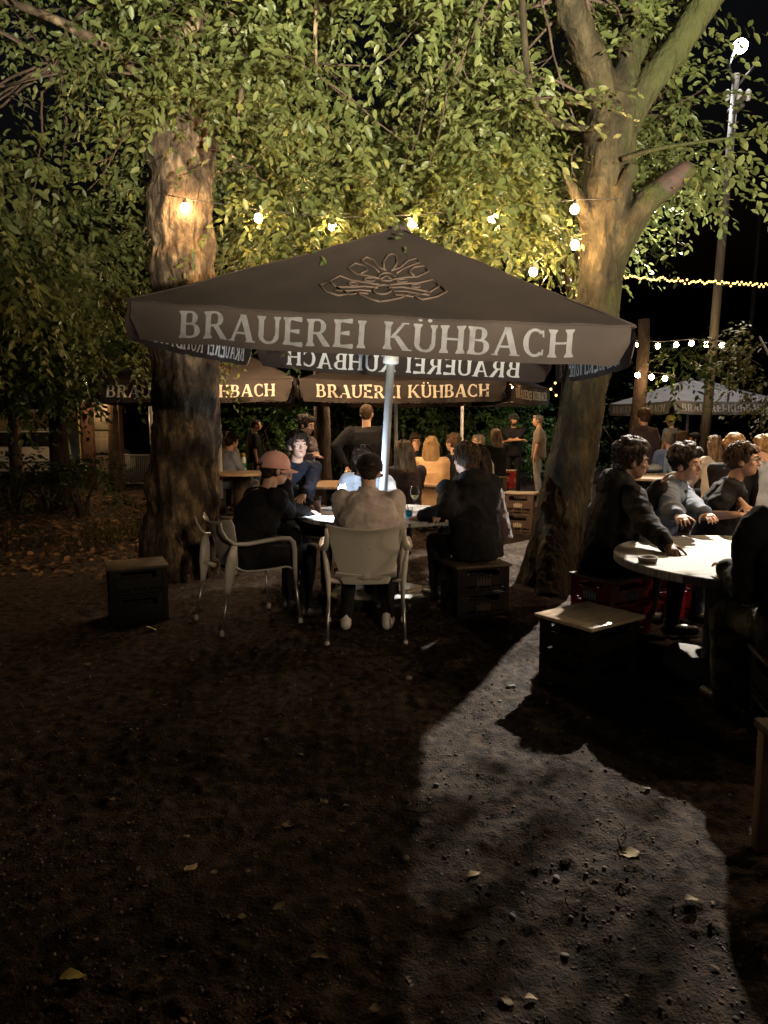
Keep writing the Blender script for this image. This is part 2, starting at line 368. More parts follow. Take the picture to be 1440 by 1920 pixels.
# ------------------------------------------------------------------ the ground: one sheet to the horizon, finer near the photographer
def vnoise(x, y, sc_, seed):
    """smooth value noise on numpy arrays"""
    x = x*sc_; y = y*sc_; xi = np.floor(x).astype(np.int64); yi = np.floor(y).astype(np.int64)
    fx = x-xi; fy = y-yi; fx = fx*fx*(3-2*fx); fy = fy*fy*(3-2*fy)
    def h(a, b_):
        n_ = (a*374761393 + b_*668265263 + seed*974711) & 0x7fffffff
        n_ = ((n_ ^ (n_ >> 13)) * 1274126177) & 0x7fffffff
        return ((n_ ^ (n_ >> 16)) & 0xffff)/65535.0
    return (h(xi, yi)*(1-fx)+h(xi+1, yi)*fx)*(1-fy) + (h(xi, yi+1)*(1-fx)+h(xi+1, yi+1)*fx)*fy
def height(x, y):
    x = np.asarray(x, float); y = np.asarray(y, float)
    near = np.clip((14-np.hypot(x, y))/8, 0, 1)
    h = .05*(vnoise(x, y, .45, 1)-.5) + near*(.030*(vnoise(x, y, 2.1, 2)-.5) + .020*(vnoise(x, y, 5.3, 3)-.5) + (.35+1.3*vnoise(x, y, 1.3, 8))*(.012*(vnoise(x*.9+y*.3, y*.8-x*.2, 15, 4)-.5) + .050*np.maximum(vnoise(x+.3*y, y-.2*x, 31, 5)-.64, 0) + .020*np.maximum(vnoise(x*.8-y*.5, y*.9+x*.4, 63, 6)-.60, 0) - .018*np.maximum(.30-vnoise(x*.7+y*.6, y*.7-x*.5, 22, 9), 0)))
    return h
def graded(a, step0, k, end):
    out = [a]
    while out[-1] < end: out.append(out[-1] + max(step0, k*abs(out[-1])))
    return out
ys = [-40, -20, -10, -5, -2, 0, .6] + graded(1.1, .008, .0062, 16) ; ys += graded(ys[-1]+.5, .5, .06, 150)
xp = graded(0, .013, .0085, 4.5); xp += graded(xp[-1]+.2, .2, .12, 130)
xs = [-q for q in xp[:0:-1]] + xp
X, Y = np.meshgrid(np.array(xs), np.array(ys)); Z = height(X, Y)
me = bpy.data.meshes.new('ground'); nx, ny = len(xs), len(ys)
me.vertices.add(nx*ny); me.vertices.foreach_set('co', np.stack([X, Y, Z], -1).astype(np.float32).ravel())
ii, jj = np.meshgrid(np.arange(nx-1), np.arange(ny-1)); q0 = (jj*nx+ii).ravel()
quads = np.stack([q0, q0+1, q0+nx+1, q0+nx], -1); nq = len(quads)
me.loops.add(nq*4); me.loops.foreach_set('vertex_index', quads.astype(np.int32).ravel())
me.polygons.add(nq); me.polygons.foreach_set('loop_start', np.arange(nq, dtype=np.int32)*4); me.polygons.foreach_set('loop_total', np.full(nq, 4, np.int32))
me.polygons.foreach_set('use_smooth', np.ones(nq, bool)); me.update(calc_edges=True)
gm = mat('trodden_soil', (.008, .0042, .0024), .9, (.066, .044, .029), 17, .7, 90, detail=10, lo=.38, hi=.68, spec=.2)
me.materials.append(gm)
ground = bpy.data.objects.new('ground', me); col.objects.link(ground); setp(ground, kind='structure')
def gz(x, y): return float(height(x, y))

# ------------------------------------------------------------------ lettering: flared serif capitals drawn as ribbons
def glyph(ch):
    """-> (list of polygons, width); cap height 1"""
    P = []; fl = .055
    def stem(x, w, y0=0, y1=1, bottom=True, top=True):
        b0 = fl if bottom else 0; t0 = fl if top else 0
        P.append([(x-b0, y0), (x+w+b0, y0), (x+w+b0, y0+.05), (x+w, y0+.16), (x+w, y1-.16), (x+w+t0, y1-.05), (x+w+t0, y1), (x-t0, y1), (x-t0, y1-.05), (x, y1-.16), (x, y0+.16), (x-b0, y0+.05)])
    def bar(x0, x1, y, h, flare=True):
        f = .05 if flare else 0
        P.append([(x0, y), (x1, y-f), (x1+.02, y+h/2), (x1, y+h+f), (x0, y+h)])
    def plain(x0, x1, y, h): P.append([(x0, y), (x1, y), (x1, y+h), (x0, y+h)])
    def arc(cx, cy, rx, ry, a0, a1, wt, ws, n=14):
        """ribbon: wt thickness at the sides, ws at top and bottom"""
        o = []; i_ = []
        for k in range(n+1):
            a = R(a0 + (a1-a0)*k/n); ww = ws + (wt-ws)*abs(math.cos(a))
            o.append((cx+rx*math.cos(a), cy+ry*math.sin(a))); i_.append((cx+(rx-ww)*math.cos(a), cy+(ry-ws)*math.sin(a) if ww else 0))
        for k in range(n): P.append([o[k], o[k+1], i_[k+1], i_[k]])
    def diag(x0, y0, x1, y1, w0, w1): P.append([(x0, y0), (x0+w0, y0), (x1+w1, y1), (x1, y1)])
    S = .17
    if ch == 'B':
        stem(.05, S); plain(.22, .36, .92, .08); plain(.22, .36, .48, .08); plain(.22, .38, 0, .08)
        arc(.34, .74, .25, .26, 90, -90, .17, .08); arc(.36, .28, .32, .28, 90, -90, .18, .08); return P, .74
    if ch == 'R':
        stem(.05, S); plain(.22, .36, .92, .08); plain(.22, .36, .44, .08); arc(.34, .72, .28, .28, 90, -90, .17, .08)
        diag(.56, 0, .30, .46, .22, .18); return P, .80
    if ch == 'A':
        diag(.02, 0, .33, 1, .10, .09); diag(.56, 0, .30, 1, .20, .20); plain(.17, .58, .28, .08)
        plain(-.04, .16, 0, .05); plain(.50, .82, 0, .05); return P, .80
    if ch in 'UÜ':
        stem(.05, S, .28, 1, bottom=False); stem(.58, .12, .28, 1, bottom=False); arc(.375, .30, .325, .31, 180, 360, .155, .10)
        if ch == 'Ü':
            for x in (.20, .50): P.append([(x+.07*math.cos(2*PI*k/10), 1.15+.07*math.sin(2*PI*k/10)) for k in range(10)])
        return P, .78
    if ch == 'E':
        stem(.05, S); bar(.22, .58, .91, .09); bar(.22, .50, .47, .08); bar(.22, .62, 0, .09); return P, .68
    if ch == 'I':
        stem(.06, S); return P, .30
    if ch == 'K':
        stem(.05, S); diag(.20, .42, .58, 1, .12, .10); diag(.62, 0, .28, .52, .22, .19); plain(.54, .78, .95, .05); plain(.60, .90, 0, .05); return P, .86
    if ch == 'H':
        stem(.05, S); stem(.56, S); plain(.22, .56, .47, .08); return P, .80
    if ch == 'C':
        arc(.40, .5, .36, .51, 48, 312, .17, .10, 22); P.append([(.60, .95), (.66, .95), (.68, .70), (.62, .72)]); P.append([(.60, .06), (.66, .06), (.67, .27), (.62, .26)]); return P, .74
    return P, .42
def lettering(mb, text, fn, h, width=None, layers=((.006, 1),), gap=.06, word=None):
    """fn(x, z, off) -> 3-D point; text centred on x = 0, base line z = 0"""
    x = 0; items = []; wi = 0
    for c in text:
        P, w_ = glyph(c)
        if c == ' ': wi += 1
        if word is None or wi == word:
            for p in P: items.append([(x+a, b) for a, b in p])
        x += w_ + gap
    sx = (width/x) if width else h
    for off, s in layers:
        for k, p in enumerate(items):
            o = off + s*.0004*(k % 4)
            mb.add([fn((a-x/2)*sx, b*h, o) for a, b in p], [tuple(range(len(p)))])

# ------------------------------------------------------------------ parasols
def wave(x, y): return noise.noise(Vector((x*3.1, y*3.1, .3)))
def parasol(label, base, a, zb, vh, zp, yaw, tilt, canvas, printm, group, text='BRAUEREI KÜHBACH', emblem=None, letter_h=.155, twidth=None, sides=(0, 1, 2, 3), seedv=0, pole_m=None, detail=True, sway=.012):
    t = thing('parasol', label, 'parasol', base, yaw, group)
    if tilt: t.rotation_euler = (tilt[0], tilt[1], yaw)
    ze = zb + vh
    def rot4(k, p): 
        c_, s_ = [(1, 0), (0, 1), (-1, 0), (0, -1)][k]; return (p[0]*c_-p[1]*s_, p[0]*s_+p[1]*c_, p[2])
    roof = MB()
    def roofpt(k, s, tt):       # s -1..1 along the edge, tt 0 peak .. 1 edge
        r = a*tt; x = s*r; z = zp + (ze-zp)*tt - .045*math.sin(PI*tt)*(1-.9*abs(s)**2) - .02*(1-s*s)*tt*tt
        z += .012*wave(x*1.2+k*5+seedv, r*1.5) + .006*wave(x*4+k*5+seedv, r*.8) - .010*abs(math.sin(s*9+k))*(1-tt)*tt*2
        return rot4(k, (x, -r, z))
    for k in range(4): roof.grid(lambda u, v, k=k: roofpt(k, 2*u-1, max(v, .004)), 20, 14)
    cn = roof.build('canopy', canvas, t)
    fin = MB().lathe([(.0, zp+.03), (.05, zp+.025), (.085, zp+.005), (.095, zp-.02), (.06, zp-.03)]).build('finial_cap', canvas if detail else canvas, t)
    for k in range(4):
        v = MB()
        def flap(u, w_, k=k):
            s = 2*u-1; x = s*a*.985; e = 1-abs(s)
            drop = vh*(1 if e > .06 else math.sqrt(max(0, 1-(1-e/.06)**2))*.55+.45)
            out = sway*wave(x*1.3+k*7+seedv, w_*.8)*2*w_ + .02*w_
            zz = roofpt(k, s, 1)[2]
            return rot4(k, (x, -a-out-.004, zz - drop*w_ + .004))
        v.grid(flap, 48, 6)
        fl = v.build('valance', canvas, t)
        if text and k in sides:
            def fn(x, z, off, k=k):
                s = x/(a*.985); w_ = (vh*.5+letter_h*.5-z)/vh
                p = rot4(k, (0, -1, 0)); q = Vector(flap((s+1)/2, w_)); return q + Vector(p)*off
            for lo_, nm_ in ((.004+sway*.16, 'lettering'), (-.004-sway*.16, 'lettering_reverse')):
                for wd_ in range(len(text.split())):
                    lb = MB(); lettering(lb, text, fn, letter_h, twidth or a*2*.83, layers=((lo_, 1 if lo_ > 0 else -1),), word=wd_); lb.build(nm_, printm if nm_ == 'lettering' or sway > .012 else M['print_white'], fl, smooth=False)  # inside of the flaps: torch light put into a whiter copy of the print
    MB().tube([(0, 0, -.02), (0, 0, zp-.04)], [.034, .034], 16).build('pole', pole_m or M['white_metal'], t)
    if detail:
        hub = MB().lathe([(.05, zp-.20), (.07, zp-.19), (.07, zp-.12), (.05, zp-.11)]).build('hub', M['white_metal'], t)
        run = MB().lathe([(.045, zb+.02), (.065, zb+.03), (.065, zb+.10), (.045, zb+.11)]).build('runner', M['white_metal'], t)
        for k in range(8):
            s = (-1, 0)[k % 2]; kk = k//2
            e = Vector(roofpt(kk, s, .985)); e.z -= .035; h_ = Vector((0, 0, zp-.15)) + (e-Vector((0, 0, e.z)))*.03
            mid = h_.lerp(e, .52)
            MB().tube([h_, e], [.013, .011], 6).build('rib', M['white_metal'], t)
            MB().tube([Vector((0, 0, zb+.07)), mid], [.009, .009], 6).build('strut', M['white_metal'], t)
        MB().box((0, 0, .03), (.62, .62, .06), bevel=.008).lathe([(.07, .06), (.07, .30), (.05, .31)]).build('base_plate', M['black_metal'], t)
    if detail:
        for k in range(4):
            sm_ = MB().tube([V_ + Vector((0, 0, .004)) for V_ in [Vector(roofpt(k, -1, max(.03, j/10))) for j in range(11)]], .009, 6, flat=.5); sm_.build('seam', canvas, cn)
            MB().tube([Vector(rot4(k, (0, -.0, 0)))+Vector(roofpt(k, 2*j/24-1, 1))+Vector(rot4(k, (0, -.006, 0)))+Vector((0, 0, -.004)) for j in range(25)], .006, 5).build('hem', canvas, cn)
    if emblem: emblem(t, roofpt)
    return t
def crest(printm):
    """two scroll ribbons under a plume, drawn in raised outline on the roof panel that faces out"""
    def f(t, roofpt):
        m_ = MB()
        def P(x, z):            # x in metres along the edge, z 0..1 up the panel
            tt = .90 - z*.60; s = x*.60/(1.5*tt); q = Vector(roofpt(0, s, tt)); return q + Vector((0, -.004, .010))
        def line(pts, r=.0075): m_.tube([P(*p) for p in pts], r, 5)
        def curl(cx, cz, rx, rz, a0, a1, n=14): return [(cx+rx*math.cos(R(a0+(a1-a0)*k/n)), cz+rz*math.sin(R(a0+(a1-a0)*k/n))) for k in range(n+1)]
        for sg in (-1, 1):      # scrolls
            line([(sg*x, z) for x, z in [(.06, .52), (.20, .56), (.34, .58), (.46, .66), (.40, .76), (.28, .74), (.24, .66), (.30, .60)]])
            line([(sg*x, z) for x, z in [(.05, .40), (.20, .44), (.36, .46), (.52, .52), (.60, .40), (.50, .30), (.34, .34), (.20, .36), (.06, .33)]])
            line([(sg*x, z) for x, z in [(.60, .40), (.68, .30), (.58, .20), (.44, .14), (.34, .20), (.50, .30)]])
            line([(sg*x, z) for x, z in [(.30, .24), (.20, .16), (.08, .10), (0, .08)]])
            line(curl(sg*.34, .40, .05, .03, 0, 360), .006); line(curl(sg*.18, .50, .06, .03, 0, 360), .006)
            line([(sg*x, z) for x, z in [(.03, .68), (.12, .74), (.20, .86), (.30, .90), (.34, .82), (.26, .78), (.16, .72), (.10, .64)]])
            line([(sg*x, z) for x, z in [(.12, .26), (.24, .28), (.40, .25), (.50, .24)]], .006)
            line([(sg*x, z) for x, z in [(.14, .20), (.22, .21), (.34, .19)]], .006)
        line([(-.05, .70), (-.08, .82), (-.05, .95), (0, .98), (.05, .95), (.08, .82), (.05, .70)])
        line(curl(0, .56, .09, .07, 0, 360)); line(curl(0, .30, .10, .10, 0, 360)); line([(-.06, .52), (0, .58), (.06, .52)], .006)
        m_.build('emblem', printm, t)
    return f
CANOPY_GROUP = 'brown parasols of the beer garden'
UMB = parasol('large dark brown parasol over the table lit by a phone, with grey lettering and crest', (-.065, 6.12, 0), 1.545, 1.962, .242, 3.05, -.0757, (.023, .0635), M['canvas'], M['print'], CANOPY_GROUP, emblem=crest(M['print_dark']), pole_m=M['pole_blue'], letter_h=.165, twidth=2.42)
p = D(370, 860, 10.2); parasol('brown parasol behind the thick plane trunk, orange crest and cream lettering', (p.x, 11.6, 0), 1.42, 1.80, .32, 2.80, -.03, None, M['canvas_old'], M['print_old'], CANOPY_GROUP, emblem=crest(M['print_orange']), letter_h=.17, seedv=11, sway=.05)
p = D(745, 860, 10.6); parasol('brown parasol behind the white pole, cream lettering on its wavy front flap', (p.x, 12.0, 0), 1.50, 1.80, .32, 2.62, .06, None, M['canvas_old'], M['print_old'], CANOPY_GROUP, letter_h=.18, seedv=23, sway=.07)
p = D(1010, 860, 15); parasol('small looking brown parasol beyond the other two, beside the lit vine trunk', (1.62, 15.2, 0), 1.45, 1.86, .36, 2.9, 1.12, None, M['canvas_old'], M['print_old'], CANOPY_GROUP, letter_h=.17, seedv=31)
p = D(1372, 840, 15.3); parasol('grey parasol by the foot of the tall post, nearer of the grey pair', (p.x-.42, 16.6, 0), 1.25, 1.66, .27, 2.45, .22, None, M['canvas_grey'], M['print_white'], 'grey parasols', letter_h=.15, seedv=41, detail=False)
p = D(1302, 840, 18); parasol('grey parasol half covered by the nearer grey one', (p.x+.75, 19.4, 0), 1.40, 1.70, .29, 2.6, .10, None, M['canvas_grey'], M['print_white'], 'grey parasols', letter_h=.15, seedv=51, detail=False)

# ------------------------------------------------------------------ trees
def limb_rings(px, widths, depth, ddepth=None, n=8, jag=.06, seed=0):
    """px: photograph points along a limb at a depth -> smoothed points and radii"""
    P = [D(u, v, depth if ddepth is None else depth+ddepth[i]) for i, (u, v) in enumerate(px)]
    rad = [w_/2/FPX*p.y for w_, p in zip(widths, P)]
    pts = []; rr = []
    for i in range(len(P)-1):
        p0, p1, p2, p3 = P[max(i-1, 0)], P[i], P[i+1], P[min(i+2, len(P)-1)]
        for k in range(n):
            t = k/n; q = .5*((2*p1)+(p2-p0)*t+(2*p0-5*p1+4*p2-p3)*t*t+(3*p1-p0-3*p2+p3)*t**3)
            pts.append(q); rr.append(rad[i]+(rad[i+1]-rad[i])*t)
    pts.append(P[-1]); rr.append(rad[-1])
    return pts, rr
def bark_bumps(o, amp, vs_=14, hs=2.5, seed=0):
    """push the vertices of a bark mesh in and out: upright ridges and lumps"""
    me = o.data; n_ = len(me.vertices); co = np.empty(n_*3, np.float32); me.vertices.foreach_get('co', co); co = co.reshape(-1, 3)
    no = np.empty(n_*3, np.float32); me.vertices.foreach_get('normal', no); no = no.reshape(-1, 3)
    x, y, z = co.T
    d = vnoise(x*1.0+y*.6, z*.22, vs_, seed+1)-.5 + .6*(vnoise(y*1.0-x*.5, z*.3, vs_*1.7, seed+2)-.5) + 1.2*(vnoise(x+y, z, hs, seed+3)-.5)
    co = co + no*(d*amp)[:, None]; me.vertices.foreach_set('co', co.astype(np.float32).ravel()); me.update()
# leaves -----------------------------------------------------------
LEAF = np.array([(0, 0, 0), (.28, -.25, .03), (.28, 0, -.03), (.28, .25, .03), (.66, -.23, .02), (.66, 0, -.05), (.66, .23, .02), (1, 0, -.10)], float)
LEAFQ = np.array([(0, 1, 2, 2), (0, 2, 3, 3), (1, 4, 5, 2), (2, 5, 6, 3), (4, 7, 5, 5), (5, 7, 6, 6)])
def leaves_mesh(name, pos, fwd, up, size, m, parent=None, off=(0, 0, 0), wide=1.0):
    """one mesh of many separate folded leaves"""
    pos, fwd, up = np.asarray(pos, float), np.asarray(fwd, float), np.asarray(up, float); n_ = len(pos)
    fwd /= np.linalg.norm(fwd, axis=1)[:, None]; side = np.cross(up, fwd); side /= (np.linalg.norm(side, axis=1)[:, None]+1e-9); up = np.cross(fwd, side)
    s = np.asarray(size, float)[:, None, None]
    L = LEAF[None]*s
    V = pos[:, None]-np.array(off) + L[:, :, :1]*fwd[:, None] + L[:, :, 1:2]*side[:, None]*wide + L[:, :, 2:]*up[:, None]
    faces = [(0, 1, 2), (0, 2, 3), (1, 4, 5, 2), (2, 5, 6, 3), (4, 7, 5), (5, 7, 6)]
    li = np.concatenate([np.array(f) for f in faces]); ls = np.cumsum([0]+[len(f) for f in faces][:-1]); lt = np.array([len(f) for f in faces]); nl = len(li)
    me = bpy.data.meshes.new(name); me.vertices.add(n_*8); me.vertices.foreach_set('co', V.astype(np.float32).ravel())
    me.loops.add(n_*nl); me.loops.foreach_set('vertex_index', (li[None]+8*np.arange(n_)[:, None]).astype(np.int32).ravel())
    me.polygons.add(n_*6); me.polygons.foreach_set('loop_start', (ls[None]+nl*np.arange(n_)[:, None]).astype(np.int32).ravel()); me.polygons.foreach_set('loop_total', np.tile(lt, n_).astype(np.int32))
    me.update(calc_edges=True); me.materials.append(m)
    o = bpy.data.objects.new(name, me); col.objects.link(o)
    if parent is not None: o.parent = parent
    return o
def sprays(centers, dirs, n_leaf, length, leaf, droop=.35, flat=.25):
    """leafy twigs: alternate leaves on both sides of a drooping twig -> pos, fwd, up, size"""
    P = []; F = []; U = []; S = []
    for c, d in zip(centers, dirs):
        d = d/np.linalg.norm(d); side = np.cross(d, [0, 0, 1]); side /= np.linalg.norm(side)+1e-9; up = np.cross(side, d)
        roll = rng.normal(0, .5); side, up = side*math.cos(roll)+up*math.sin(roll), up*math.cos(roll)-side*math.sin(roll)
        L = length*rng.uniform(.6, 1.25); k = max(3, int(n_leaf*L/length))
        t = (np.arange(k)+rng.uniform(0, .6, k))/k
        p = c + d*(t*L)[:, None] + np.array([0, 0, -1])*((t*t)*L*droop)[:, None] + rng.normal(0, .018, (k, 3))
        sg = np.where(np.arange(k) % 2 == 0, 1, -1)[:, None]
        f = d*.75 + side*sg*rng.uniform(.5, 1.2, (k, 1)) + np.array([0, 0, -.35]) + rng.normal(0, flat, (k, 3))
        u = up + rng.normal(0, .38, (k, 3))
        P.append(p); F.append(f); U.append(u); S.append(leaf*rng.uniform(.5, 1.35, k)*(1-.3*t))
    return np.concatenate(P), np.concatenate(F), np.concatenate(U), np.concatenate(S)
def crown(name, m, parent, off, boxes, n_leaf=16, length=.65, leaf=.12, gaps=.42, gsc=.9, seed=3, wide=.86, clear=()):
    """boxes: (centre, half size, number of sprays) ellipsoids; a noise field opens gaps"""
    C = []; Dr = []
    for c, hs, n_ in boxes:
        c = np.array(c, float); hs = np.array(hs, float); got = 0
        for _ in range(n_*12):
            u = rng.normal(0, 1, 3); u /= np.linalg.norm(u); u *= rng.uniform(.25, 1)**.45
            q = c+u*hs
            if clear:
                tt_ = q[2]/(LAMP_POS.z-q[2]); gx_, gy_ = q[0]+(q[0]-LAMP_POS.x)*tt_, q[1]+(q[1]-LAMP_POS.y)*tt_
                if -.2 < gx_ < 2.3 and 1.2 < gy_ < 5.6 and rng.uniform() < .93: continue      # sprays left out so the floodlight beam reaches the soil
            if any(k_[0] < q[0] < k_[1] and q[1] < k_[2] and k_[3] < q[2] < k_[4] for k_ in clear): continue
            if noise.noise(Vector(q*gsc)+Vector((seed*9.1, 0, 0))) < (gaps-.5)*1.1: continue
            C.append(q); out = u*np.array([1, 1, .35]); dd = out+rng.normal(0, .55, 3)*np.array([1, 1, .45]); dd[2] -= .15
            Dr.append(dd); got += 1
            if got >= n_: break
    P, F, U, S = sprays(C, Dr, n_leaf, length, leaf)
    return leaves_mesh(name, P, F, U, S, m, parent, off, wide)
# left: thick plane tree
pts, rr = limb_rings([(338, 1100), (338, 1040), (341, 980), (346, 900), (350, 800), (349, 700), (346, 600), (344, 450), (343, 300), (342, 200), (341, 60), (338, -120), (335, -330)],
                     [152, 140, 131, 126, 121, 116, 113, 112, 110, 112, 116, 112, 100], 7.2, n=20)
tl = thing('plane_tree', 'thick straight plane tree with blotchy flaking bark and a glowing bulb on its trunk', 'tree', (pts[0].x, 7.2, 0))
b = MB(); pts[0].z = -.15
b.tube(pts, rr, 150); LT = b.build('trunk', M['bark_left'], tl, off=(pts[0].x, 7.2, 0)); bark_bumps(LT, .017, 9, 2.2, 5); bark_bumps(LT, .014, 26, 9, 15); bark_bumps(LT, .008, 62, 24, 25)
LTX = pts[0].x
for k, (px, wd, dd) in enumerate([([(345, 210), (250, 120), (120, 40), (-40, -20)], [34, 24, 16, 9], [0, -.3, -.6, -.8]),
                                  ([(345, 230), (420, 130), (470, 40), (480, -60)], [30, 22, 16, 12], [0, -.4, -.8, -1.2]),
                                  ([(430, 0), (448, 70), (462, 120), (452, 190), (448, 245)], [11, 10, 9, 7, 4], [-1.2, -1.2, -1.2, -1.2, -1.2]),
                                  ([(600, -40), (594, 60), (598, 140)], [8, 7, 4], [-1.0, -1.0, -1.0]),
                                  ([(350, 120), (500, 60), (640, -20)], [24, 18, 12], [.3, .6, .9])]):
    q, r_ = limb_rings(px, wd, 7.2, dd); MB().tube(q, r_, 10).build('limb', M['bark_left'], tl, off=(LTX, 7.2, 0)); bark_bumps(tl.children[-1], .02, 20, 5, k)
# right: forked mossy tree
TRD = 6.7
bt = thing('beech_tree', 'forked mossy tree rising beside the hooded young man, with a sawn-off reddish limb', 'tree', (G(1040, 1085).x, TRD, 0))
boff = (G(1040, 1085).x, TRD, 0)
b = MB()
def add_limb(px, wd, dd=None):
    q, r_ = limb_rings(px, wd, TRD, dd); b.tube(q, r_, 20); return q, r_
q, _ = add_limb([(1032, 1150), (1036, 1090), (1044, 1030), (1056, 950), (1070, 870), (1090, 770), (1110, 660), (1124, 560), (1132, 450), (1140, 340), (1150, 240), (1158, 190)], [160, 128, 104, 94, 87, 82, 80, 78, 80, 84, 88, 80])
add_limb([(1150, 260), (1128, 160), (1098, 80), (1072, 10), (1050, -70)], [58, 54, 50, 46, 42], [0, -.05, -.15, -.25, -.35])
add_limb([(1158, 240), (1172, 160), (1184, 70), (1196, -20), (1205, -90)], [54, 44, 38, 35, 32], [0, .0, .05, .1, .15])
add_limb([(1190, 130), (1208, 70), (1218, 0), (1228, -80)], [22, 23, 22, 20], [.2, .3, .45, .6])
add_limb([(1165, 260), (1200, 195), (1245, 130), (1290, 65), (1335, -5), (1385, -80)], [56, 50, 46, 42, 38, 33], [0, -.05, -.1, -.15, -.2, -.25])
add_limb([(1140, 520), (1165, 455), (1205, 395), (1250, 352), (1296, 316)], [52, 48, 42, 37, 32], [0, -.08, -.16, -.24, -.32])
add_limb([(1110, 420), (1084, 370), (1056, 320)], [36, 26, 16], [-.05, -.12, -.2])
add_limb([(1150, 410), (1172, 350), (1192, 306)], [36, 26, 18], [-.15, -.25, -.34])
for (u, v, w_) in [(990, 1092, 40), (1085, 1098, 44), (1030, 1118, 46)]:      # root flare
    b.tube([G(u, v)+Vector((0, 0, -.05)), D(1044, 960, TRD)], [w_/2/FPX*TRD*1.4, .12], 12)
RT = b.build('trunk', M['bark_right'], bt, off=boff, vox=.015, sm=4)
for px, wd, dd in [([(980, -40), (984, 40), (990, 120), (1004, 190), (1040, 228), (1075, 240), (1118, 243)], [13, 13, 12, 12, 12, 11, 9], [-.9, -.9, -.85, -.7, -.5, -.35, -.2]),
                   ([(1130, 190), (1090, 180), (1050, 196)], [14, 10, 6], [-.2, -.3, -.5]),
                   ([(870, 300), (900, 265), (930, 240)], [8, 10, 9], [.3, .3, .3]),
                   ([(820, 330), (850, 300), (885, 265)], [5, 6, 7], [.5, .5, .4]),
                   ([(735, 250), (760, 215), (790, 190)], [10, 9, 7], [.8, .8, .8]),
                   ([(1170, 300), (1240, 280), (1320, 268), (1385, 260)], [10, 7, 5, 3], [-.3, -.5, -.7, -.8])]:
    q, r_ = limb_rings(px, wd, TRD, dd); MB().tube(q, r_, 10).build('limb', M['bark_right'], bt, off=boff)
ct = D(1297, 315, TRD-.32); dn = (D(1296, 316, TRD-.32)-D(1250, 352, TRD-.24)).normalized()
q = dn.to_track_quat('Z', 'Y').to_matrix(); cut = MB()
cut.lathe([(.0, .016), (.03, .010), (.066, .002), (.080, -.03), (.097, -.22), (.108, -.46), (.05, -.46)], ct, 24, q).build('sawn_limb', M['cut_wood'], bt, off=boff)

# crowns
lx = LTX
CLEAR = [(1.25, 2.75, 6.75, 2.4, 6.5), (-2.5, -1.35, 7.5, 1.8, 4.05), (2.2, 3.3, 6.7, 4.6, 6.4), (2.95, 5.0, 99, 4.5, 7.0), (2.45, 5.0, 99, 5.0, 7.5), (3.05, 9, 99, 3.4, 5.4)]     # leaf-free zones: before the trunks and the floodlight, and in its beam
crown('crown', M['leaf'], tl, (lx, 7.2, 0), [
    ((-3.2, 6.6, 4.7), (2.2, 2.0, 1.5), 560), ((-.9, 7.2, 4.5), (1.8, 2.0, 1.6), 680), ((-3.6, 7.2, 3.3), (1.2, 1.4, .8), 190),
    ((-2.4, 6.0, 5.6), (2.6, 1.6, 1.2), 320), ((-1.0, 8.4, 3.9), (1.0, 1.0, .8), 200), ((-3.2, 9.6, 3.4), (1.8, 1.2, 1.2), 200)], 22, .72, .100, .46, 1.05, 3, clear=CLEAR)
crown('crown', M['leaf'], bt, boff, [
    ((.9, 7.4, 4.5), (1.9, 1.8, 1.5), 720), ((.6, 6.2, 5.4), (2.0, 1.5, 1.1), 500), ((.2, 8.6, 4.0), (1.7, 1.0, .9), 300),
    ((2.65, 7.8, 4.9), (.75, 1.2, .9), 110), ((2.6, 6.5, 3.72), (.55, .5, .16), 26), ((2.35, 6.7, 3.1), (.35, .4, .35), 22),
    ((2.4, 7.3, 5.9), (1.2, 1.2, .5), 110), ((.9, 7.8, 3.55), (.9, .8, .45), 110)], 22, .72, .106, .45, 1.05, 5, clear=CLEAR)

# thin twigs that carry the leaves
def twigs(parent, off, roots, boxes, n_, seed):
    rr = random.Random(seed); b_ = MB()
    for _ in range(n_):
        c, hs, _n = rr.choice(boxes); e = Vector([c[i]+hs[i]*rr.uniform(-.9, .9) for i in range(3)]); s = min(roots, key=lambda q: (Vector(q)-e).length+rr.uniform(0, 2.0)); s = Vector(s)
        if any(k_[0] < e[0] < k_[1] and e[1] < k_[2] and k_[3] < e[2] < k_[4] for k_ in CLEAR): continue
        L = (e-s).length; o1 = Vector((rr.uniform(-.2, .2), rr.uniform(-.2, .2), .22))*L
        P = [s*(1-t)**2 + (s.lerp(e, .5)+o1)*2*t*(1-t) + e*t*t + Vector((rr.uniform(-.03, .03), rr.uniform(-.03, .03), rr.uniform(-.03, .03))) for t in [j/9 for j in range(10)]]
        b_.tube(P, [.012*(1-.8*j/9)+.002 for j in range(10)], 6)
        for j in (4, 6, 7): b_.tube([P[j], P[j]+Vector((rr.uniform(-.35, .35), rr.uniform(-.35, .35), rr.uniform(-.2, .15)))], [.007, .002], 5)
    b_.build('twigs', M['bark_far'], parent, off=off)
twigs(tl, (lx, 7.2, 0), [(lx, 7.1, 4.0), (lx, 7.0, 4.6), (-2.9, 6.9, 4.7), (-1.4, 6.9, 4.8)], [((-3.2, 6.6, 4.4), (2.0, 1.6, 1.0), 1), ((-.9, 7.2, 4.3), (1.6, 1.6, 1.0), 1), ((-3.6, 7.2, 3.4), (1.2, 1.2, .6), 1)], 26, 5)
twigs(bt, boff, [(1.9, 6.7, 4.2), (1.7, 6.5, 5.0), (2.05, 6.75, 5.0), (1.2, 6.2, 5.2)], [((.7, 7.2, 4.3), (1.7, 1.5, 1.0), 1), ((.5, 6.2, 5.0), (1.8, 1.2, .7), 1), ((2.65, 7.8, 4.7), (.6, 1.0, .7), 1)], 26, 6)
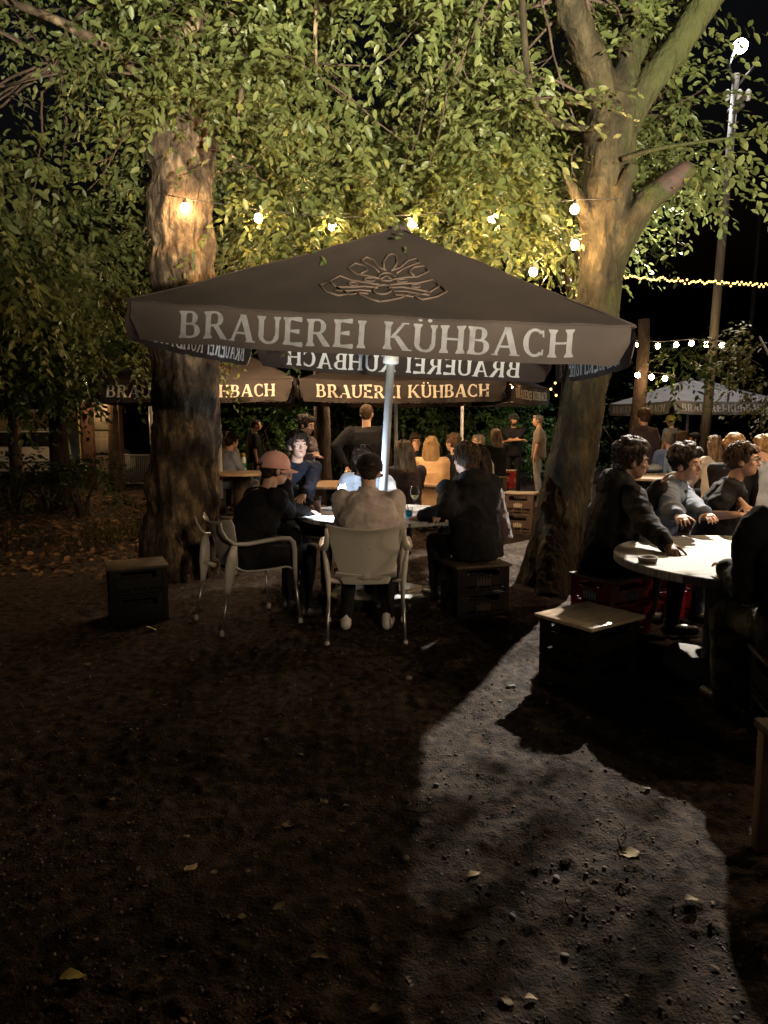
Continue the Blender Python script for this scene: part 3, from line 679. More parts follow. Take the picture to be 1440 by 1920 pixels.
# farther trees, each with trunk and crown
def small_tree(name, label, cat, base, hgt, r, boxes, lm, bark, leaf=.13, lean=(0, 0), n_leaf=14, length=.7, group=None, gaps=.4, seed=9, gsc=.7, limbs=3):
    t = thing(name, label, cat, (base[0], base[1], 0), 0, group)
    q = [Vector((lean[0]*k/8+.06*noise.noise(Vector((seed, k*.7, 0))), lean[1]*k/8+.06*noise.noise(Vector((seed+5, k*.7, 0))), hgt*k/8-.1)) for k in range(9)]
    tr = MB().tube(q, [r*(1.35-.65*(k/8)**.5) for k in range(9)], 20).build('trunk', bark, t)
    for k in range(limbs):
        a = k*2.1+seed; MB().tube([q[6], q[7]+Vector((.5*math.cos(a), .5*math.sin(a), .2)), q[8]+Vector((1.2*math.cos(a), 1.2*math.sin(a), .8))], [r*.5, r*.35, r*.15], 8).build('limb', bark, t)
    if boxes: crown('crown', lm, t, (0, 0, 0), boxes, n_leaf, length, leaf, gaps, gsc, seed)
    return t
p = D(604, 850, 13.6); small_tree('garden_tree', 'bare brown trunk left of the tall man with his back turned', 'tree', (p.x, 13.6), 3.6, .165, [((0, .5, 4.4), (2.6, 2.0, 1.5), 300)], M['leaf'], M['bark_far'], seed=2)
p = D(1052, 700, 10.2); small_tree('garden_tree', 'slim trunk wound with a string of tiny lights behind the mossy tree', 'tree', (p.x, 10.2), 4.2, .12, [((-.6, .6, 4.6), (2.0, 1.6, 1.2), 240)], M['leaf'], M['bark_far'], lean=(.25, 0), seed=4)
VINE_X = p.x
p = D(1186, 860, 12.4); small_tree('garden_tree', 'straight brown trunk carrying warm bulbs behind the curly-haired young man', 'tree', (p.x, 12.4), 3.3, .13, [((-.7, .6, 4.7), (1.1, 1.2, 1.1), 90), ((.75, -.1, 2.45), (.8, .4, .32), 46)], M['leaf_dark'], M['bark_far'], seed=6, lean=(.12, 0), limbs=0)  # this crown's dimness is put into its darker leaf colour
p = D(1440, 760, 9.4); small_tree('olive_tree', 'low rounded olive-green tree crown above the young man with glasses', 'tree', (p.x+.62, 9.4), 2.0, .09, [((-.1, 0, 2.35), (.88, .8, .80), 330)], M['leaf_olive'], M['bark_far'], .085, n_leaf=18, length=.42, gaps=.25, seed=8)
for k, (u, y, h_, r, lab, bx, n_) in enumerate([
    (30, 15.0, 4.0, .12, 'dark tree with a thin upright trunk before the parked car', ((0, -.5, 4.2), (2.4, 1.8, 2.2)), 330),
    (112, 13.0, 3.2, .17, 'dark bushy tree whose low leaves hang in front of the parked car', ((.1, -.3, 3.5), (1.6, 1.4, 1.7)), 330),
    (215, 16.5, 4.0, .12, 'dark tree hanging over the door in the garden wall', ((.1, .2, 4.3), (2.2, 1.6, 2.3)), 330),
    (-60, 9.6, 4.0, .14, 'tree at the picture edge with toothed leaves hanging low', ((.55, 0, 3.0), (1.0, 1.0, 1.2)), 190)]):
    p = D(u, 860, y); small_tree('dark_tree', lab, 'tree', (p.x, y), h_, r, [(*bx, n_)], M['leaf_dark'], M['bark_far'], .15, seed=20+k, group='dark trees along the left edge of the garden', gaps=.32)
# shrubs behind the tables
def shrub(label, x, y, hs, n_, lm, leaf=.12, group='shrubs behind the beer garden', seed=1, zc=None):
    t = thing('shrub', label, 'shrub', (x, y, 0), 0, group); z = zc or hs[2]*.9
    for k in range(5):
        a = k*1.3+seed; MB().tube([(0.05*math.cos(a), .05*math.sin(a), -.05), (.25*hs[0]*math.cos(a), .25*hs[1]*math.sin(a), z*.7), (.6*hs[0]*math.cos(a), .5*hs[1]*math.sin(a), z*1.3)], [.03, .022, .01], 7).build('stem', M['bark_far'], t)
    crown('foliage', lm, t, (0, 0, 0), [((0, 0, z), hs, n_)], 15, .6, leaf, .3, 1.3, seed)
    return t
for k, (u, y, hx, hz, n_, lab) in enumerate([
    (450, 17.5, 1.5, 1.5, 170, 'dark shrub behind the standing man in a black tee'), (520, 16.2, .9, 1.25, 110, 'shrub with a bright lit sprig left of the standing dark-haired man'),
    (655, 18.5, 1.6, 1.5, 190, 'dark shrub left of the man with his back turned'), (770, 18.2, 1.4, 1.45, 190, 'shadowed shrub right of the white pole'),
    (842, 17.0, 1.3, 1.5, 220, 'lit feathery shrub behind the thin parasol poles'), (925, 17.6, 1.5, 1.45, 260, 'bright green shrub behind the bearded man with folded arms'),
    (1012, 18.6, 1.3, .95, 200, 'light green low shrub behind the man in brown tee'), (1190, 17.5, 1.4, 1.2, 130, 'dark shrub beyond the curly-haired young man')]):
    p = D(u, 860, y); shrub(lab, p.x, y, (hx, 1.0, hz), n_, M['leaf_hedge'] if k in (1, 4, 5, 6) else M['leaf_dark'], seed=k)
for k, (u, y, hx, hz, lab) in enumerate([(85, 12.2, .7, .45, 'low dark shrub at the edge of the leaf litter'), (150, 11.6, .55, .55, 'small twiggy shrub in front of the brick pillar'), (20, 12.6, .7, .6, 'low dark shrub in the shade before the parked car')]):
    p = D(u, 880, y); shrub(lab, p.x, y, (hx, .5, hz), 70, M['leaf_dark'], .10, 'low shrubs at the edge of the leaf litter', 40+k)
# the wood behind everything: reads as one dark mass
C = []; Dr = []
for _ in range(2300):
    x = rng.uniform(-24, 20); y = 24+rng.uniform(0, 7)+.05*abs(x); z = rng.uniform(.2, 11)
    if noise.noise(Vector((x*.22, y*.1, z*.22))) < -.12: continue
    if x > 6.0 and z > 5.2+2.6*noise.noise(Vector((x*.3, 3, 0))): continue
    C.append(np.array([x, y, z])); Dr.append(rng.normal(0, 1, 3)*np.array([1, 1, .4]))
P_, F_, U_, S_ = sprays(C, Dr, 16, 1.6, .30)
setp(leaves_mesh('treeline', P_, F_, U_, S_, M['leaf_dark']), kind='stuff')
# ------------------------------------------------------------------ people
FOLDS = []
V3 = Vector
def frame(u, tw, yawdir=0.0):
    r0 = V3((math.cos(tw), math.sin(tw), 0)); f = u.cross(r0).normalized(); r = f.cross(u).normalized(); return r, f
def ik(S, T, l1, l2, pole):
    d = T-S; L = d.length; L2 = min(L, (l1+l2)*.995); d = d.normalized(); T = S+d*L2
    a = (l1*l1-l2*l2+L2*L2)/(2*L2); h = math.sqrt(max(1e-6, l1*l1-a*a))
    p = V3(pole); p = p-d*p.dot(d); p.normalize()
    return S+d*a+p*h, T
def hand_into(b, W, d, nrm, curl, side, k, fr=.0085, spread=.9):
    d = d.normalized(); nrm = (nrm-d*nrm.dot(d)).normalized(); a = d.cross(nrm).normalized()*side      # a points to the thumb side
    b.loft([(W-d*.012*k, a*.024*k, nrm*.019*k), (W+d*.02*k, a*.031*k, nrm*.017*k), (W+d*.055*k, a*.039*k, nrm*.015*k), (W+d*.088*k, a*.037*k, nrm*.012*k)], seg=12)
    for i, L in enumerate((.070, .078, .072, .056)):
        p = W+d*(.084-.004*abs(i-1.3))*k+a*(.030-.0205*i)*k; dd = (d+a*(.10-.07*i)*spread).normalized(); c = curl*(1+.10*i)
        for j, s in enumerate((.46, .31, .23)):
            c2 = c*(.75 if j == 0 else 1.0); ang = c2
            dd = (dd*math.cos(ang)-nrm*math.sin(ang)).normalized(); nrm2 = nrm
            q = p+dd*L*s*k; b.cap_tube(p, q, fr*k*(1-.08*j), fr*k*(.92-.08*j), 8); p = q
            nrm_i = nrm2
            # keep bending in the same plane
            dd = dd
    p = W+d*.022*k+a*.026*k; dd = (d*.66+a*.70-nrm*.25).normalized()
    for L, r_ in ((.040, .0125), (.032, .0100), (.024, .009)):
        q = p+dd*L*k; b.cap_tube(p, q, r_*k, r_*.9*k, 8); p = q; dd = (dd*.90+d*.30-nrm*curl*.3-a*.10).normalized()

def person(label, x, y, yaw, sit=None, k=1.0, lean=0.0, slean=0.0, twist=0.0, head=(0, 0, 0), handL=None, handR=None, top=('shirt', 'cl_black', 'long'), hood=False, long_top=0.0,
           trousers='cl_black', skin='skin', hair=('short', 'hair_dark'), cap=None, near=False, knees=None, shoes='shoe_dark', glasses=False, beard=None, group=None, wide=1.0, torso=1.0, curl=(.35, .35), palm=(None, None), pole=(None, None), collar=None, world=True, feet=None, bulk=1.0, under=None, face=True):
    """x, y: where the hips (sitting) or feet (standing) are; yaw: 0 faces away from the photographer (+y); hands in world space"""
    t = thing('person', label, 'person', (x, y, 0), yaw, group); inv = (Matrix.Translation((x, y, 0)) @ Matrix.Rotation(yaw, 4, 'Z')).inverted()
    vox = .0075 if near else .013; cv = .011 if near else .017
    Z = V3((0, 0, 1)); u = V3((math.sin(slean), math.sin(lean)*math.cos(slean), math.cos(lean)*math.cos(slean))).normalized()
    H0 = V3((0, 0, sit+.095*k)) if sit is not None else V3((0, 0, .93*k))
    r, f = frame(u, twist); r0, f0 = frame(Z, 0)
    N = H0+u*(.50*k*torso); CH = H0+u*(.30*k*torso)-f*.015*k; WA = H0+u*(.14*k*torso)
    sh = N-u*.055*k; SL = sh-r*.178*k*wide; SR = sh+r*.178*k*wide
    hu = (u*.35+Z*.65).normalized()
    HB = N+u*.045*k
    hm = Matrix.Rotation(head[0], 3, 'Z') @ Matrix.Rotation(head[1], 3, 'X') @ Matrix.Rotation(head[2], 3, 'Y')
    HC = HB+hu*.125*k+f*.03*k+V3((hm @ V3((0, 1, 0)))).to_3d()*.012*k
    def hp(p): return HC+hm @ (V3(p)*k)
    b = MB()
    # head
    b.ell(hp((0, -.012, .022)), (.076*k, .097*k, .094*k), hm, 20, 14); b.ell(hp((0, .022, -.045)), (.060*k, .068*k, .074*k), hm, 18, 12)
    b.ell(hp((0, .052, -.088)), (.030*k, .028*k, .022*k), hm); b.ell(hp((0, .045, .018)), (.062*k, .045*k, .045*k), hm)
    b.cap_tube(hp((0, .082, .012)), hp((0, .105, -.030)), .008*k, .0125*k, 10); b.ell(hp((0, .094, -.033)), (.017*k, .012*k, .009*k), hm)
    b.cap_tube(hp((-.035, .079, .030)), hp((.035, .079, .030)), .009*k, .009*k, 8)
    b.ell(hp((0, .079, -.058)), (.024*k, .012*k, .012*k), hm)
    for s in (-1, 1):
        b.ell(hp((s*.036, .060, -.022)), (.024*k, .024*k, .020*k), hm); b.ell(hp((s*.077, -.008, -.012)), (.012*k, .020*k, .033*k), hm @ Matrix.Rotation(s*.3, 3, 'Z'))
    b.cap_tube(N-u*.03*k, hp((0, -.025, -.055)), .058*k, .053*k, 16)
    # trunk
    b.loft([(H0-u*.08*k, r0*.12*k, f0*.10*k), (H0, r0*.155*k, f0*.12*k), (WA, r*.135*k, f*.10*k), (CH, r*.165*k, f*.112*k), (sh, r*.145*k, f*.085*k), (N, r*.06*k, f*.058*k)], seg=20)
    b.cap_tube(SL+r*.05*k, SL, .055*k, .055*k); b.cap_tube(SR-r*.05*k, SR, .055*k, .055*k)
    # arms
    arms = []
    for s, S, T, pl, nm, cu in ((-1, SL, handL, pole[0], palm[0], curl[0]), (1, SR, handR, pole[1], palm[1], curl[1])):
        if T is None: T = (H0+V3((s*.15*k, .36*k, .02*k)) if sit is not None else V3((s*.27*k, .05*k, .80*k)))
        elif world: T = inv @ V3(T)
        else: T = V3(T)
        pl = V3(pl) if pl is not None else V3((s*.7, -.55, -.7))
        E_, W_ = ik(S, T, .285*k, .255*k, pl); arms.append((s, S, E_, W_))
        b.cap_tube(S, E_, .047*k, .039*k); b.cap_tube(E_, W_, .038*k, .025*k)
        d = (W_-E_).normalized(); nm = V3(nm) if nm is not None else V3((0, 0, 1))-f*.2
        if abs(nm.normalized().dot(d)) > .93: nm = f
        hand_into(b, W_, d, nm, cu, -s, k*1.0, .0085 if near else .0105)
    # legs
    legs = []
    for i, s in enumerate((-1, 1)):
        hj = H0+V3((s*.09*k, .02*k, -.02*k))
        if sit is not None:
            kn = V3(knees[i]) if knees else V3((s*.15*k, .44*k, sit+.07*k)); an = V3(feet[i]) if feet else V3((kn.x, kn.y-.04*k, .085*k))
        else:
            kn = V3((s*.10*k, .03*k, .49*k)); an = V3(feet[i]) if feet else V3((s*.11*k, -.02*k, .085*k))
        b.cap_tube(hj, kn, .082*k, .052*k); b.cap_tube(kn, an, .050*k, .034*k); legs.append((hj, kn, an))
        b.cap_tube(an+V3((0, -.02, -.035))*k, an+V3((s*.02, .16, -.055))*k, .034*k, .026*k)
    body = b.build('body', M[skin], t, vox=vox, sm=2)
    # clothing
    tn, tm, sl = top; B = .016*k*bulk
    c = MB(); hem = -.10*k-long_top
    c.loft([(H0+u*hem, r0*(.165*k+B), f0*(.135*k+B)), (H0, r0*(.168*k+B), f0*(.135*k+B)), (WA, r*(.155*k+B*1.3), f*(.122*k+B*1.3)), (CH, r*(.178*k*wide+B), f*(.125*k+B)), (sh, r*(.158*k*wide+B), f*(.098*k+B)), (N-u*.012*k, r*.082*k, f*.074*k), (N+u*.012*k, r*.066*k, f*.062*k)], seg=24)
    for s, S, E_, W_ in arms:
        c.cap_tube(sh+(S-sh)*.5, S, .078*k, .066*k); d2 = (W_-E_)
        if sl == 'long': c.cap_tube(S, E_, .062*k+B*.7, .050*k+B*.6); c.cap_tube(E_, E_+d2*.95, .049*k+B*.6, .034*k+B*.5)
        else: c.cap_tube(S, S+(E_-S)*.72, .062*k+B*.7, .056*k+B*.8)
    if hood:
        bk = N-f*.075*k-u*.01*k
        c.ell(bk, (.135*k, .085*k, .105*k), Matrix.Rotation(lean*.5-.35, 3, 'X')); c.ell(N-f*.05*k+u*.035*k, (.118*k, .062*k, .050*k)); 
        for s in (-1, 1): c.cap_tube(N+r*s*.090*k-f*.03*k+u*.02*k, N+r*s*.055*k+f*.080*k-u*.02*k, .044*k, .030*k)
    if collar:
        c.loft([(N-u*.02*k, r*.086*k, f*.078*k), (N+u*.045*k, r*.074*k, f*.072*k)], seg=18)
    tp_ = c.build(tn, M[tm], t, vox=cv, sm=4 if near else 3, disp=.022 if near else .012, dscale=.085)
    if near: FOLDS.append(tp_)
    if under:
        uc = MB(); q = N+f*.03*k; uc.loft([(H0+u*.02*k+f*(.118*k+B), r*.05*k, f*.03*k), (CH+f*(.110*k+B), r*.045*k, f*.03*k), (sh+f*(.085*k+B), r*.04*k, f*.03*k), (N+f*.05*k, r*.045*k, f*.03*k)], seg=12)
        uc.build('undershirt', M[under], t, vox=cv, sm=2)
    c = MB(); c.loft([(H0-u*.05*k, r0*.14*k, f0*.125*k), (H0+u*.01*k, r0*.172*k, f0*.138*k), (H0+u*.07*k, r0*.162*k, f0*.128*k)], seg=20)
    for hj, kn, an in legs: c.cap_tube(hj, kn, .098*k, .066*k); c.cap_tube(kn, an+V3((0, 0, .02*k)), .064*k, .050*k)
    c.build('trousers', M[trousers], t, vox=cv*1.1, sm=3, disp=.016, dscale=.1)
    for (hj, kn, an), s in zip(legs, (-1, 1)):
        c = MB(); c.cap_tube(an+V3((0, -.025, -.04))*k, an+V3((s*.025, .15, -.048))*k, .043*k, .036*k); c.cap_tube(an+V3((0, -.01, .02))*k, an+V3((0, -.01, -.04))*k, .042*k, .042*k)
        c.build('shoe', M[shoes], t, vox=.011 if near else .017, sm=2)
    # hair
    if hair:
        hs, hmn = hair; c = MB(); D_ = hs
        if hs in ('short', 'crop', 'curly', 'long', 'bun', 'thin'):
            g = {'crop': .004, 'thin': .003}.get(hs, .012)
            c.ell(hp((0, -.026, .030)), ((.078+g)*k, (.094+g)*k, (.090+g)*k), hm, 22, 14)
            if not cap: c.ell(hp((0, .030, .082)), ((.058+g)*k, (.050+g)*k, (.030+g)*k), hm)
            else: g = min(g, .008)
            for s in (-1, 1): c.ell(hp((s*.066, .012, .030)), (.016*k, .030*k, .045*k), hm)
            c.ell(hp((0, -.062, -.035)), ((.056+g)*k, (.040+g)*k, .045*k), hm)
        if hs in ('short', 'curly') and not cap:
            rr_ = random.Random(hash(label) & 0xffff if False else sum(map(ord, label)))
            for _ in range(46 if hs == 'curly' else 26):
                a = rr_.uniform(0, 2*PI); e = rr_.uniform(.15, 1.35)
                p = V3((.088*math.cos(e)*math.cos(a), -.020+.105*math.cos(e)*math.sin(a), .035+.100*math.sin(e)))
                if p.y > .05 and p.z < .075: continue
                q = .026 if hs == 'curly' else .016
                c.ell(hp(p*(1.10 if hs == 'curly' else 1.02)), (q*k, q*1.3*k, q*k), hm, 8, 6)
        if hs == 'short' and not cap:
            for s in (-.04, -.015, .012, .04): c.cap_tube(hp((s, .055, .098)), hp((s*1.2+.012, .088, .064)), .020*k, .012*k, 8)
        if hs in ('long', 'bun'):
            n_ = 26 if hs == 'long' else 0
            for j in range(n_):
                a = R(200-220*j/(n_-1))+0; ca, sa = math.cos(a), -abs(math.sin(a))
                a = PI*(j/(n_-1)); px_, py_ = .088*math.cos(a), -.035-.080*math.sin(a)
                top_ = hp((px_, py_+.02, .03)); L = .34+.05*math.sin(j*2.3)
                m1 = hp((px_*1.08, py_*1.05, -.10)); low = HC+(m1-HC)*1.0-hu*L*.75*k-f*.02*k+r*px_*.25*k
                c.tube([top_, m1, m1.lerp(low, .5)-f*.012*k, low], [.024*k, .026*k, .022*k, .008*k], 7)
            if hs == 'bun': c.ell(hp((0, -.115, .07)), (.042*k, .040*k, .040*k), hm)
        c.build('hair', M[hmn], t, vox=.0075 if near else .013, sm=1, disp=.014 if near else .010, dscale=.022)
        if near and hs != 'crop' or (near and not cap):
            rr_ = random.Random(len(label)*7+3); st = MB(); n_ = {'long': 300, 'curly': 420, 'short': 320}.get(hs, 160)
            for _ in range(n_):
                a = rr_.uniform(0, 2*PI); e = math.asin(rr_.uniform(-.25, 1)); ce = math.cos(e)
                p = V3((.092*ce*math.cos(a), -.024+.108*ce*math.sin(a), .034+.104*math.sin(e)))
                if p.y > .045 and p.z < .085 or p.y > .0 and p.z < .03 or (cap and p.z > -.005): continue
                n3 = V3((p.x, p.y+.02, p.z-.03)).normalized(); tg = (V3((0, .25 if p.z > .09 else -.5, -.7))+V3((rr_.gauss(0, .5), rr_.gauss(0, .5), rr_.gauss(0, .35)))); tg = (tg-n3*tg.dot(n3)).normalized()
                L = {'long': rr_.uniform(.10, .30), 'curly': rr_.uniform(.025, .05)}.get(hs, rr_.uniform(.025, .055)); q_ = []
                for j in range(5):
                    s_ = j/4; bend = n3*(.012*math.sin(s_*(6 if hs == 'curly' else 2.2)))
                    pp = p*1.0+tg*L*s_+bend+V3((0, 0, -.02))*s_*s_*(L/.05)
                    if hs == 'long': pp = p+V3((p.x*.25, -.02, 0))*s_+V3((0, 0, -1))*L*s_*(.3+.7*s_)+tg*.02*s_+n3*.006
                    q_.append(hp(pp))
                st.tube(q_, [.0035*k, .0042*k, .0036*k, .0026*k, .0010*k], 4)
            if st.n: st.build('hair_strands', M[hmn], t)
    if beard:
        c = MB(); c.ell(hp((0, .045, -.085)), (.052*k, .052*k, .042*k), hm); c.cap_tube(hp((-.026, .088, -.045)), hp((.026, .088, -.045)), .008*k, .008*k, 8)
        for s in (-1, 1): c.cap_tube(hp((s*.064, .015, .0)), hp((s*.052, .045, -.075)), .014*k, .022*k, 8)
        c.build('beard', M[beard], t, vox=.009, sm=1, disp=.01, dscale=.02)
    if cap:
        cm_, back = cap; ca = hm @ Matrix.Rotation(PI if back else 0, 3, 'Z'); c = MB()
        cc = hp((0, -.012, .034)); rings = []
        for j in range(9):
            e = j/8*PI/2; rings.append((cc+hm @ V3((0, 0, (.101*math.sin(e)+.006)*k)), (hm @ V3((1, 0, 0)))*(.101*math.cos(e)+.002)*k, (hm @ V3((0, 1, 0)))*(.119*math.cos(e)+.002)*k))
        rings.insert(0, (cc+hm @ V3((0, 0, -.025*k)), (hm @ V3((1, 0, 0)))*.102*k, (hm @ V3((0, 1, 0)))*.120*k))
        c.loft(rings, seg=24); cp = c.build('cap', M[cm_], t, bevel=.003)
        sgn = -1 if back else 1; br = MB()
        def brim(a_, b_):
            an = (a_-.5)*PI*.92; rad_ = 1+b_*.62
            return cc+hm @ V3((math.sin(an)*.100*k*(1+b_*.10), sgn*(math.cos(an)*.117*k*rad_), (-.020-.020*b_-.018*abs(a_-.5)*2)*k))
        br.grid(brim, 16, 6); br.build('brim', M[cm_], cp, solid=.004)
        MB().ell(cc+hm @ V3((0, 0, .108*k)), (.010*k, .010*k, .007*k), None, 8, 6).build('button', M[cm_], cp)
        if back is not None:
            g_ = MB(); sb = 1 if back else -1       # the strap opening over the forehead side
            pts_ = [cc+hm @ V3((.048*math.cos(a_)*k, sb*(.1215-.012*math.sin(a_))*k, (-.016+.048*math.sin(a_))*k)) for a_ in [PI*q_/10 for q_ in range(11)]]
            g_.add(pts_+[pts_[0].lerp(pts_[-1], .5)], [(j_, j_+1, 11) for j_ in range(10)]); g_.build('strap_opening', M['hair_dark'], cp, solid=.004)
    if face and (near or face == 'far'):
        for s in (-1, 1):
            e = MB().ell(hp((s*.031, .0775, .006)), (.0125*k, .009*k, .0075*k), hm, 10, 8).build('eye', M['eyewhite'], t)
            MB().ell(hp((s*.031, .0845, .006)), (.0062*k, .0035*k, .0066*k), hm, 10, 8).build('iris', M['iris'], e)
        eb = MB()
        for s in (-1, 1): eb.tube([hp((s*.014, .0885, .025)), hp((s*.032, .0895, .032)), hp((s*.050, .077, .026))], [.0042*k, .0048*k, .0025*k], 6)
        eb.build('eyebrows', M[hair[1] if hair else 'hair_dark'], t)
        lb = MB(); lb.tube([hp((-.022, .083, -.057)), hp((0, .0915, -.054)), hp((.022, .083, -.057))], [.002*k, .0048*k, .002*k], 6); lb.tube([hp((-.019, .083, -.060)), hp((0, .0905, -.065)), hp((.019, .083, -.060))], [.002*k, .0055*k, .002*k], 6)
        lb.build('lips', M['lip'], t)
    if glasses:
        gl = MB()
        for s in (-1, 1):
            gl.tube([hp((s*.034+.022*math.cos(2*PI*j/14), .098, .006+.018*math.sin(2*PI*j/14))) for j in range(15)], .0022*k, 5); gl.tube([hp((s*.056, .097, .010)), hp((s*.078, .03, .008)), hp((s*.078, -.01, .0))], .002*k, 5)
        gl.tube([hp((-.012, .099, .010)), hp((.012, .099, .010))], .002*k, 5); gl.build('glasses', M['black_metal'], t)
    t['_'] = 0; del t['_']
    return t, dict(HC=HC, hp=hp, hm=hm, CH=CH, f=f, r=r, u=u, N=N, H0=H0, sh=sh, arms=arms, k=k, B=B)
def yaw_to(dx, dy): return math.atan2(-dx, dy)          # yaw that faces along (dx, dy)
# ------------------------------------------------------------------ furniture
def armchair(label, x, y, yaw):
    t = thing('armchair', label, 'chair', (x, y, gz(x, y)), yaw, 'cream plastic armchairs with metal legs')
    b = MB()            # back shell: wide at the top, waisted towards the seat, edges wrapping forward
    def back(u, v):
        s = 2*u-1; w_ = .155+.115*v**.8; z = .40+.43*v-.030*(1-s*s)*(v**4); y_ = -.195-.115*v**1.3+.055*s*s*(.4+v)-.03*(v > .9)*(v-.9)*10*.6
        return (s*w_, y_, z)
    b.grid(back, 16, 16); sh = b.build('backrest', M['plastic'], t, solid=.010, bevel=.002)
    bd = MB().tube([(0.028*math.cos(a), -.2625-.004, .66+.022*math.sin(a)) for a in [2*PI*j/18 for j in range(19)]], .0015, 5); bd.build('embossed_ring', M['plastic'], sh)
    b = MB()
    def seat(u, v):
        s = 2*u-1; w_ = .205+.03*v; z = .425+.022*s*s-.016*math.sin(PI*v)+(.045*(1-v/.2)**2 if v < .2 else 0)-(.035*((v-.85)/.15)**2 if v > .85 else 0)
        return (s*w_, -.21+.46*v, z)
    b.grid(seat, 14, 14); b.build('seat', M['plastic'], t, solid=.012, bevel=.002)
    for s in (-1, 1):
        arm = MB()      # flat band: down the back edge, forward, round the front
        arm.tube([(s*.262, -.325, .81), (s*.258, -.315, .76), (s*.262, -.285, .70), (s*.285, -.235, .655), (s*.298, -.14, .650), (s*.300, .0, .662), (s*.298, .12, .668), (s*.295, .185, .660), (s*.290, .222, .628), (s*.285, .235, .57), (s*.275, .240, .46), (s*.268, .245, .33)],
                 [.010, .014, .018, .026, .030, .031, .031, .029, .024, .021, .020, .017], 10, flat=.55, up=(s*.2, 0, 1) if False else None)
        arm.build('armrest', M['plastic'], t)
        rl = MB()       # rear housing plate that carries the metal leg
        rl.tube([(s*.285, -.235, .645), (s*.268, -.25, .56), (s*.256, -.262, .46), (s*.254, -.275, .36), (s*.253, -.285, .29)], [.022, .040, .042, .026, .019], 10, flat=.5, up=(s, 0, 0))
        rl.tube([(s*.20, -.20, .42), (s*.256, -.262, .45)], [.030, .030], 8, flat=.5); rl.build('leg_socket', M['plastic'], t)
        for yy, z0, dx, dy in ((-.285, .31, .012, -.055), (.245, .34, .012, .03)):
            lg = MB().tube([(s*(.253 if yy < 0 else .268), yy, z0), (s*(.253 if yy < 0 else .268)+s*dx, yy+dy, .02)], .0115, 10).build('leg', M['steel'], t)
            MB().lathe([(.011, .045), (.016, .04), (.018, .012), (.014, 0)], (s*(.253 if yy < 0 else .268)+s*dx, yy+dy, 0), 12).build('foot', M['plastic'], lg)
    return t
def crate_parts(t, w_, d_, h_, z0, m, mlogo=None, ncells=(4, 5), text=None):
    """a bottle crate: four pierced walls, a floor, a cell grid; returns the shell"""
    b = MB(); e = .014
    def wall(cx, cy, ang, L):
        rot = Matrix.Rotation(ang, 3, 'Z')
        def bx(x0, x1, z0_, z1): b.box(V3((cx, cy, z0))+rot @ V3(((x0+x1)/2, 0, (z0_+z1)/2)), (x1-x0, e, z1-z0_), rot)
        bx(-L/2, L/2, h_*.93, h_); bx(-L/2, -L/2+.035, 0, h_*.93); bx(L/2-.035, L/2, 0, h_*.93)
        hw = L*.30; bx(-L/2+.035, -hw, h_*.70, h_*.93); bx(hw, L/2-.035, h_*.70, h_*.93)     # hand hole
        bx(-L/2+.035, L/2-.035, h_*.30, h_*.70); bx(-L/2+.035, L/2-.035, .0, h_*.045)
        for q in (-.42, -.14, .14, .42): bx(q*L-.012, q*L+.012, h_*.045, h_*.30)
        bx(-L/2+.035, L/2-.035, h_*.12, h_*.20)
    wall(0, -d_/2+e/2, 0, w_); wall(0, d_/2-e/2, 0, w_); wall(-w_/2+e/2, 0, PI/2, d_-2*e-.002); wall(w_/2-e/2, 0, PI/2, d_-2*e-.002)
    sh = b.build('crate', m, t, smooth=False, bevel=.0025)
    b = MB(); b.box((0, 0, z0+.012), (w_-.04, d_-.04, .008))
    for i in range(1, ncells[0]): b.box((-w_/2+.02+(w_-.04)*i/ncells[0], 0, z0+h_*.25), (.004, d_-.04, h_*.4))
    for i in range(1, ncells[1]): b.box((0, -d_/2+.02+(d_-.04)*i/ncells[1], z0+h_*.25+.003), (w_-.04, .004, h_*.4))
    b.build('cell_grid', m, sh, smooth=False)
    if mlogo:
        for ang, L, off in ((0, w_, d_/2), (PI, w_, d_/2), (PI/2, d_, w_/2), (-PI/2, d_, w_/2)):
            lb = MB(); rot = Matrix.Rotation(ang, 3, 'Z')
            def fn(x, z, o): return V3((0, 0, z0+h_*.5))+rot @ V3((x, -off-.002-o, z))
            if text and L == w_:
                lettering(lb, text[0], lambda x, z, o: fn(x, z+.016, o), .026, L*.55); lettering(lb, text[1], lambda x, z, o: fn(x, z-.026, o), .026, L*.5)
            else:           # three upright ears of a barley emblem
                for q in (-1, -.5, 0, .5, 1):
                    hgt = .05-.012*abs(q)*1.5; P_ = [(q*.045-.006, -.04), (q*.045+.006, -.04), (q*.05+.010, .0), (q*.05, hgt-.01), (q*.05-.010, .0)]
                    lb.add([fn(a, c_, .0005*(q+2)) for a, c_ in P_], [(0, 1, 2, 3, 4)])
            lb.build('crate_print', mlogo, sh, smooth=False)
    return sh
def crate_stool(label, x, y, yaw, m, n_=2, board='board', w_=.40, d_=.30, ch=.215, mlogo=None, text=None, group='stools made of stacked bottle crates', cat='stool', z=None, lip=.0):
    t = thing('crate_stool', label, cat, (x, y, gz(x, y)-.005 if z is None else z), yaw, group)
    for i in range(n_): crate_parts(t, w_, d_, ch-.003, i*ch, M[m], M[mlogo] if mlogo else None, text=text)
    if board: MB().box((0, 0, n_*ch+.011), (w_+.03, d_+.03, .020), bevel=.005).build('seat_board', M[board], t)
    return t
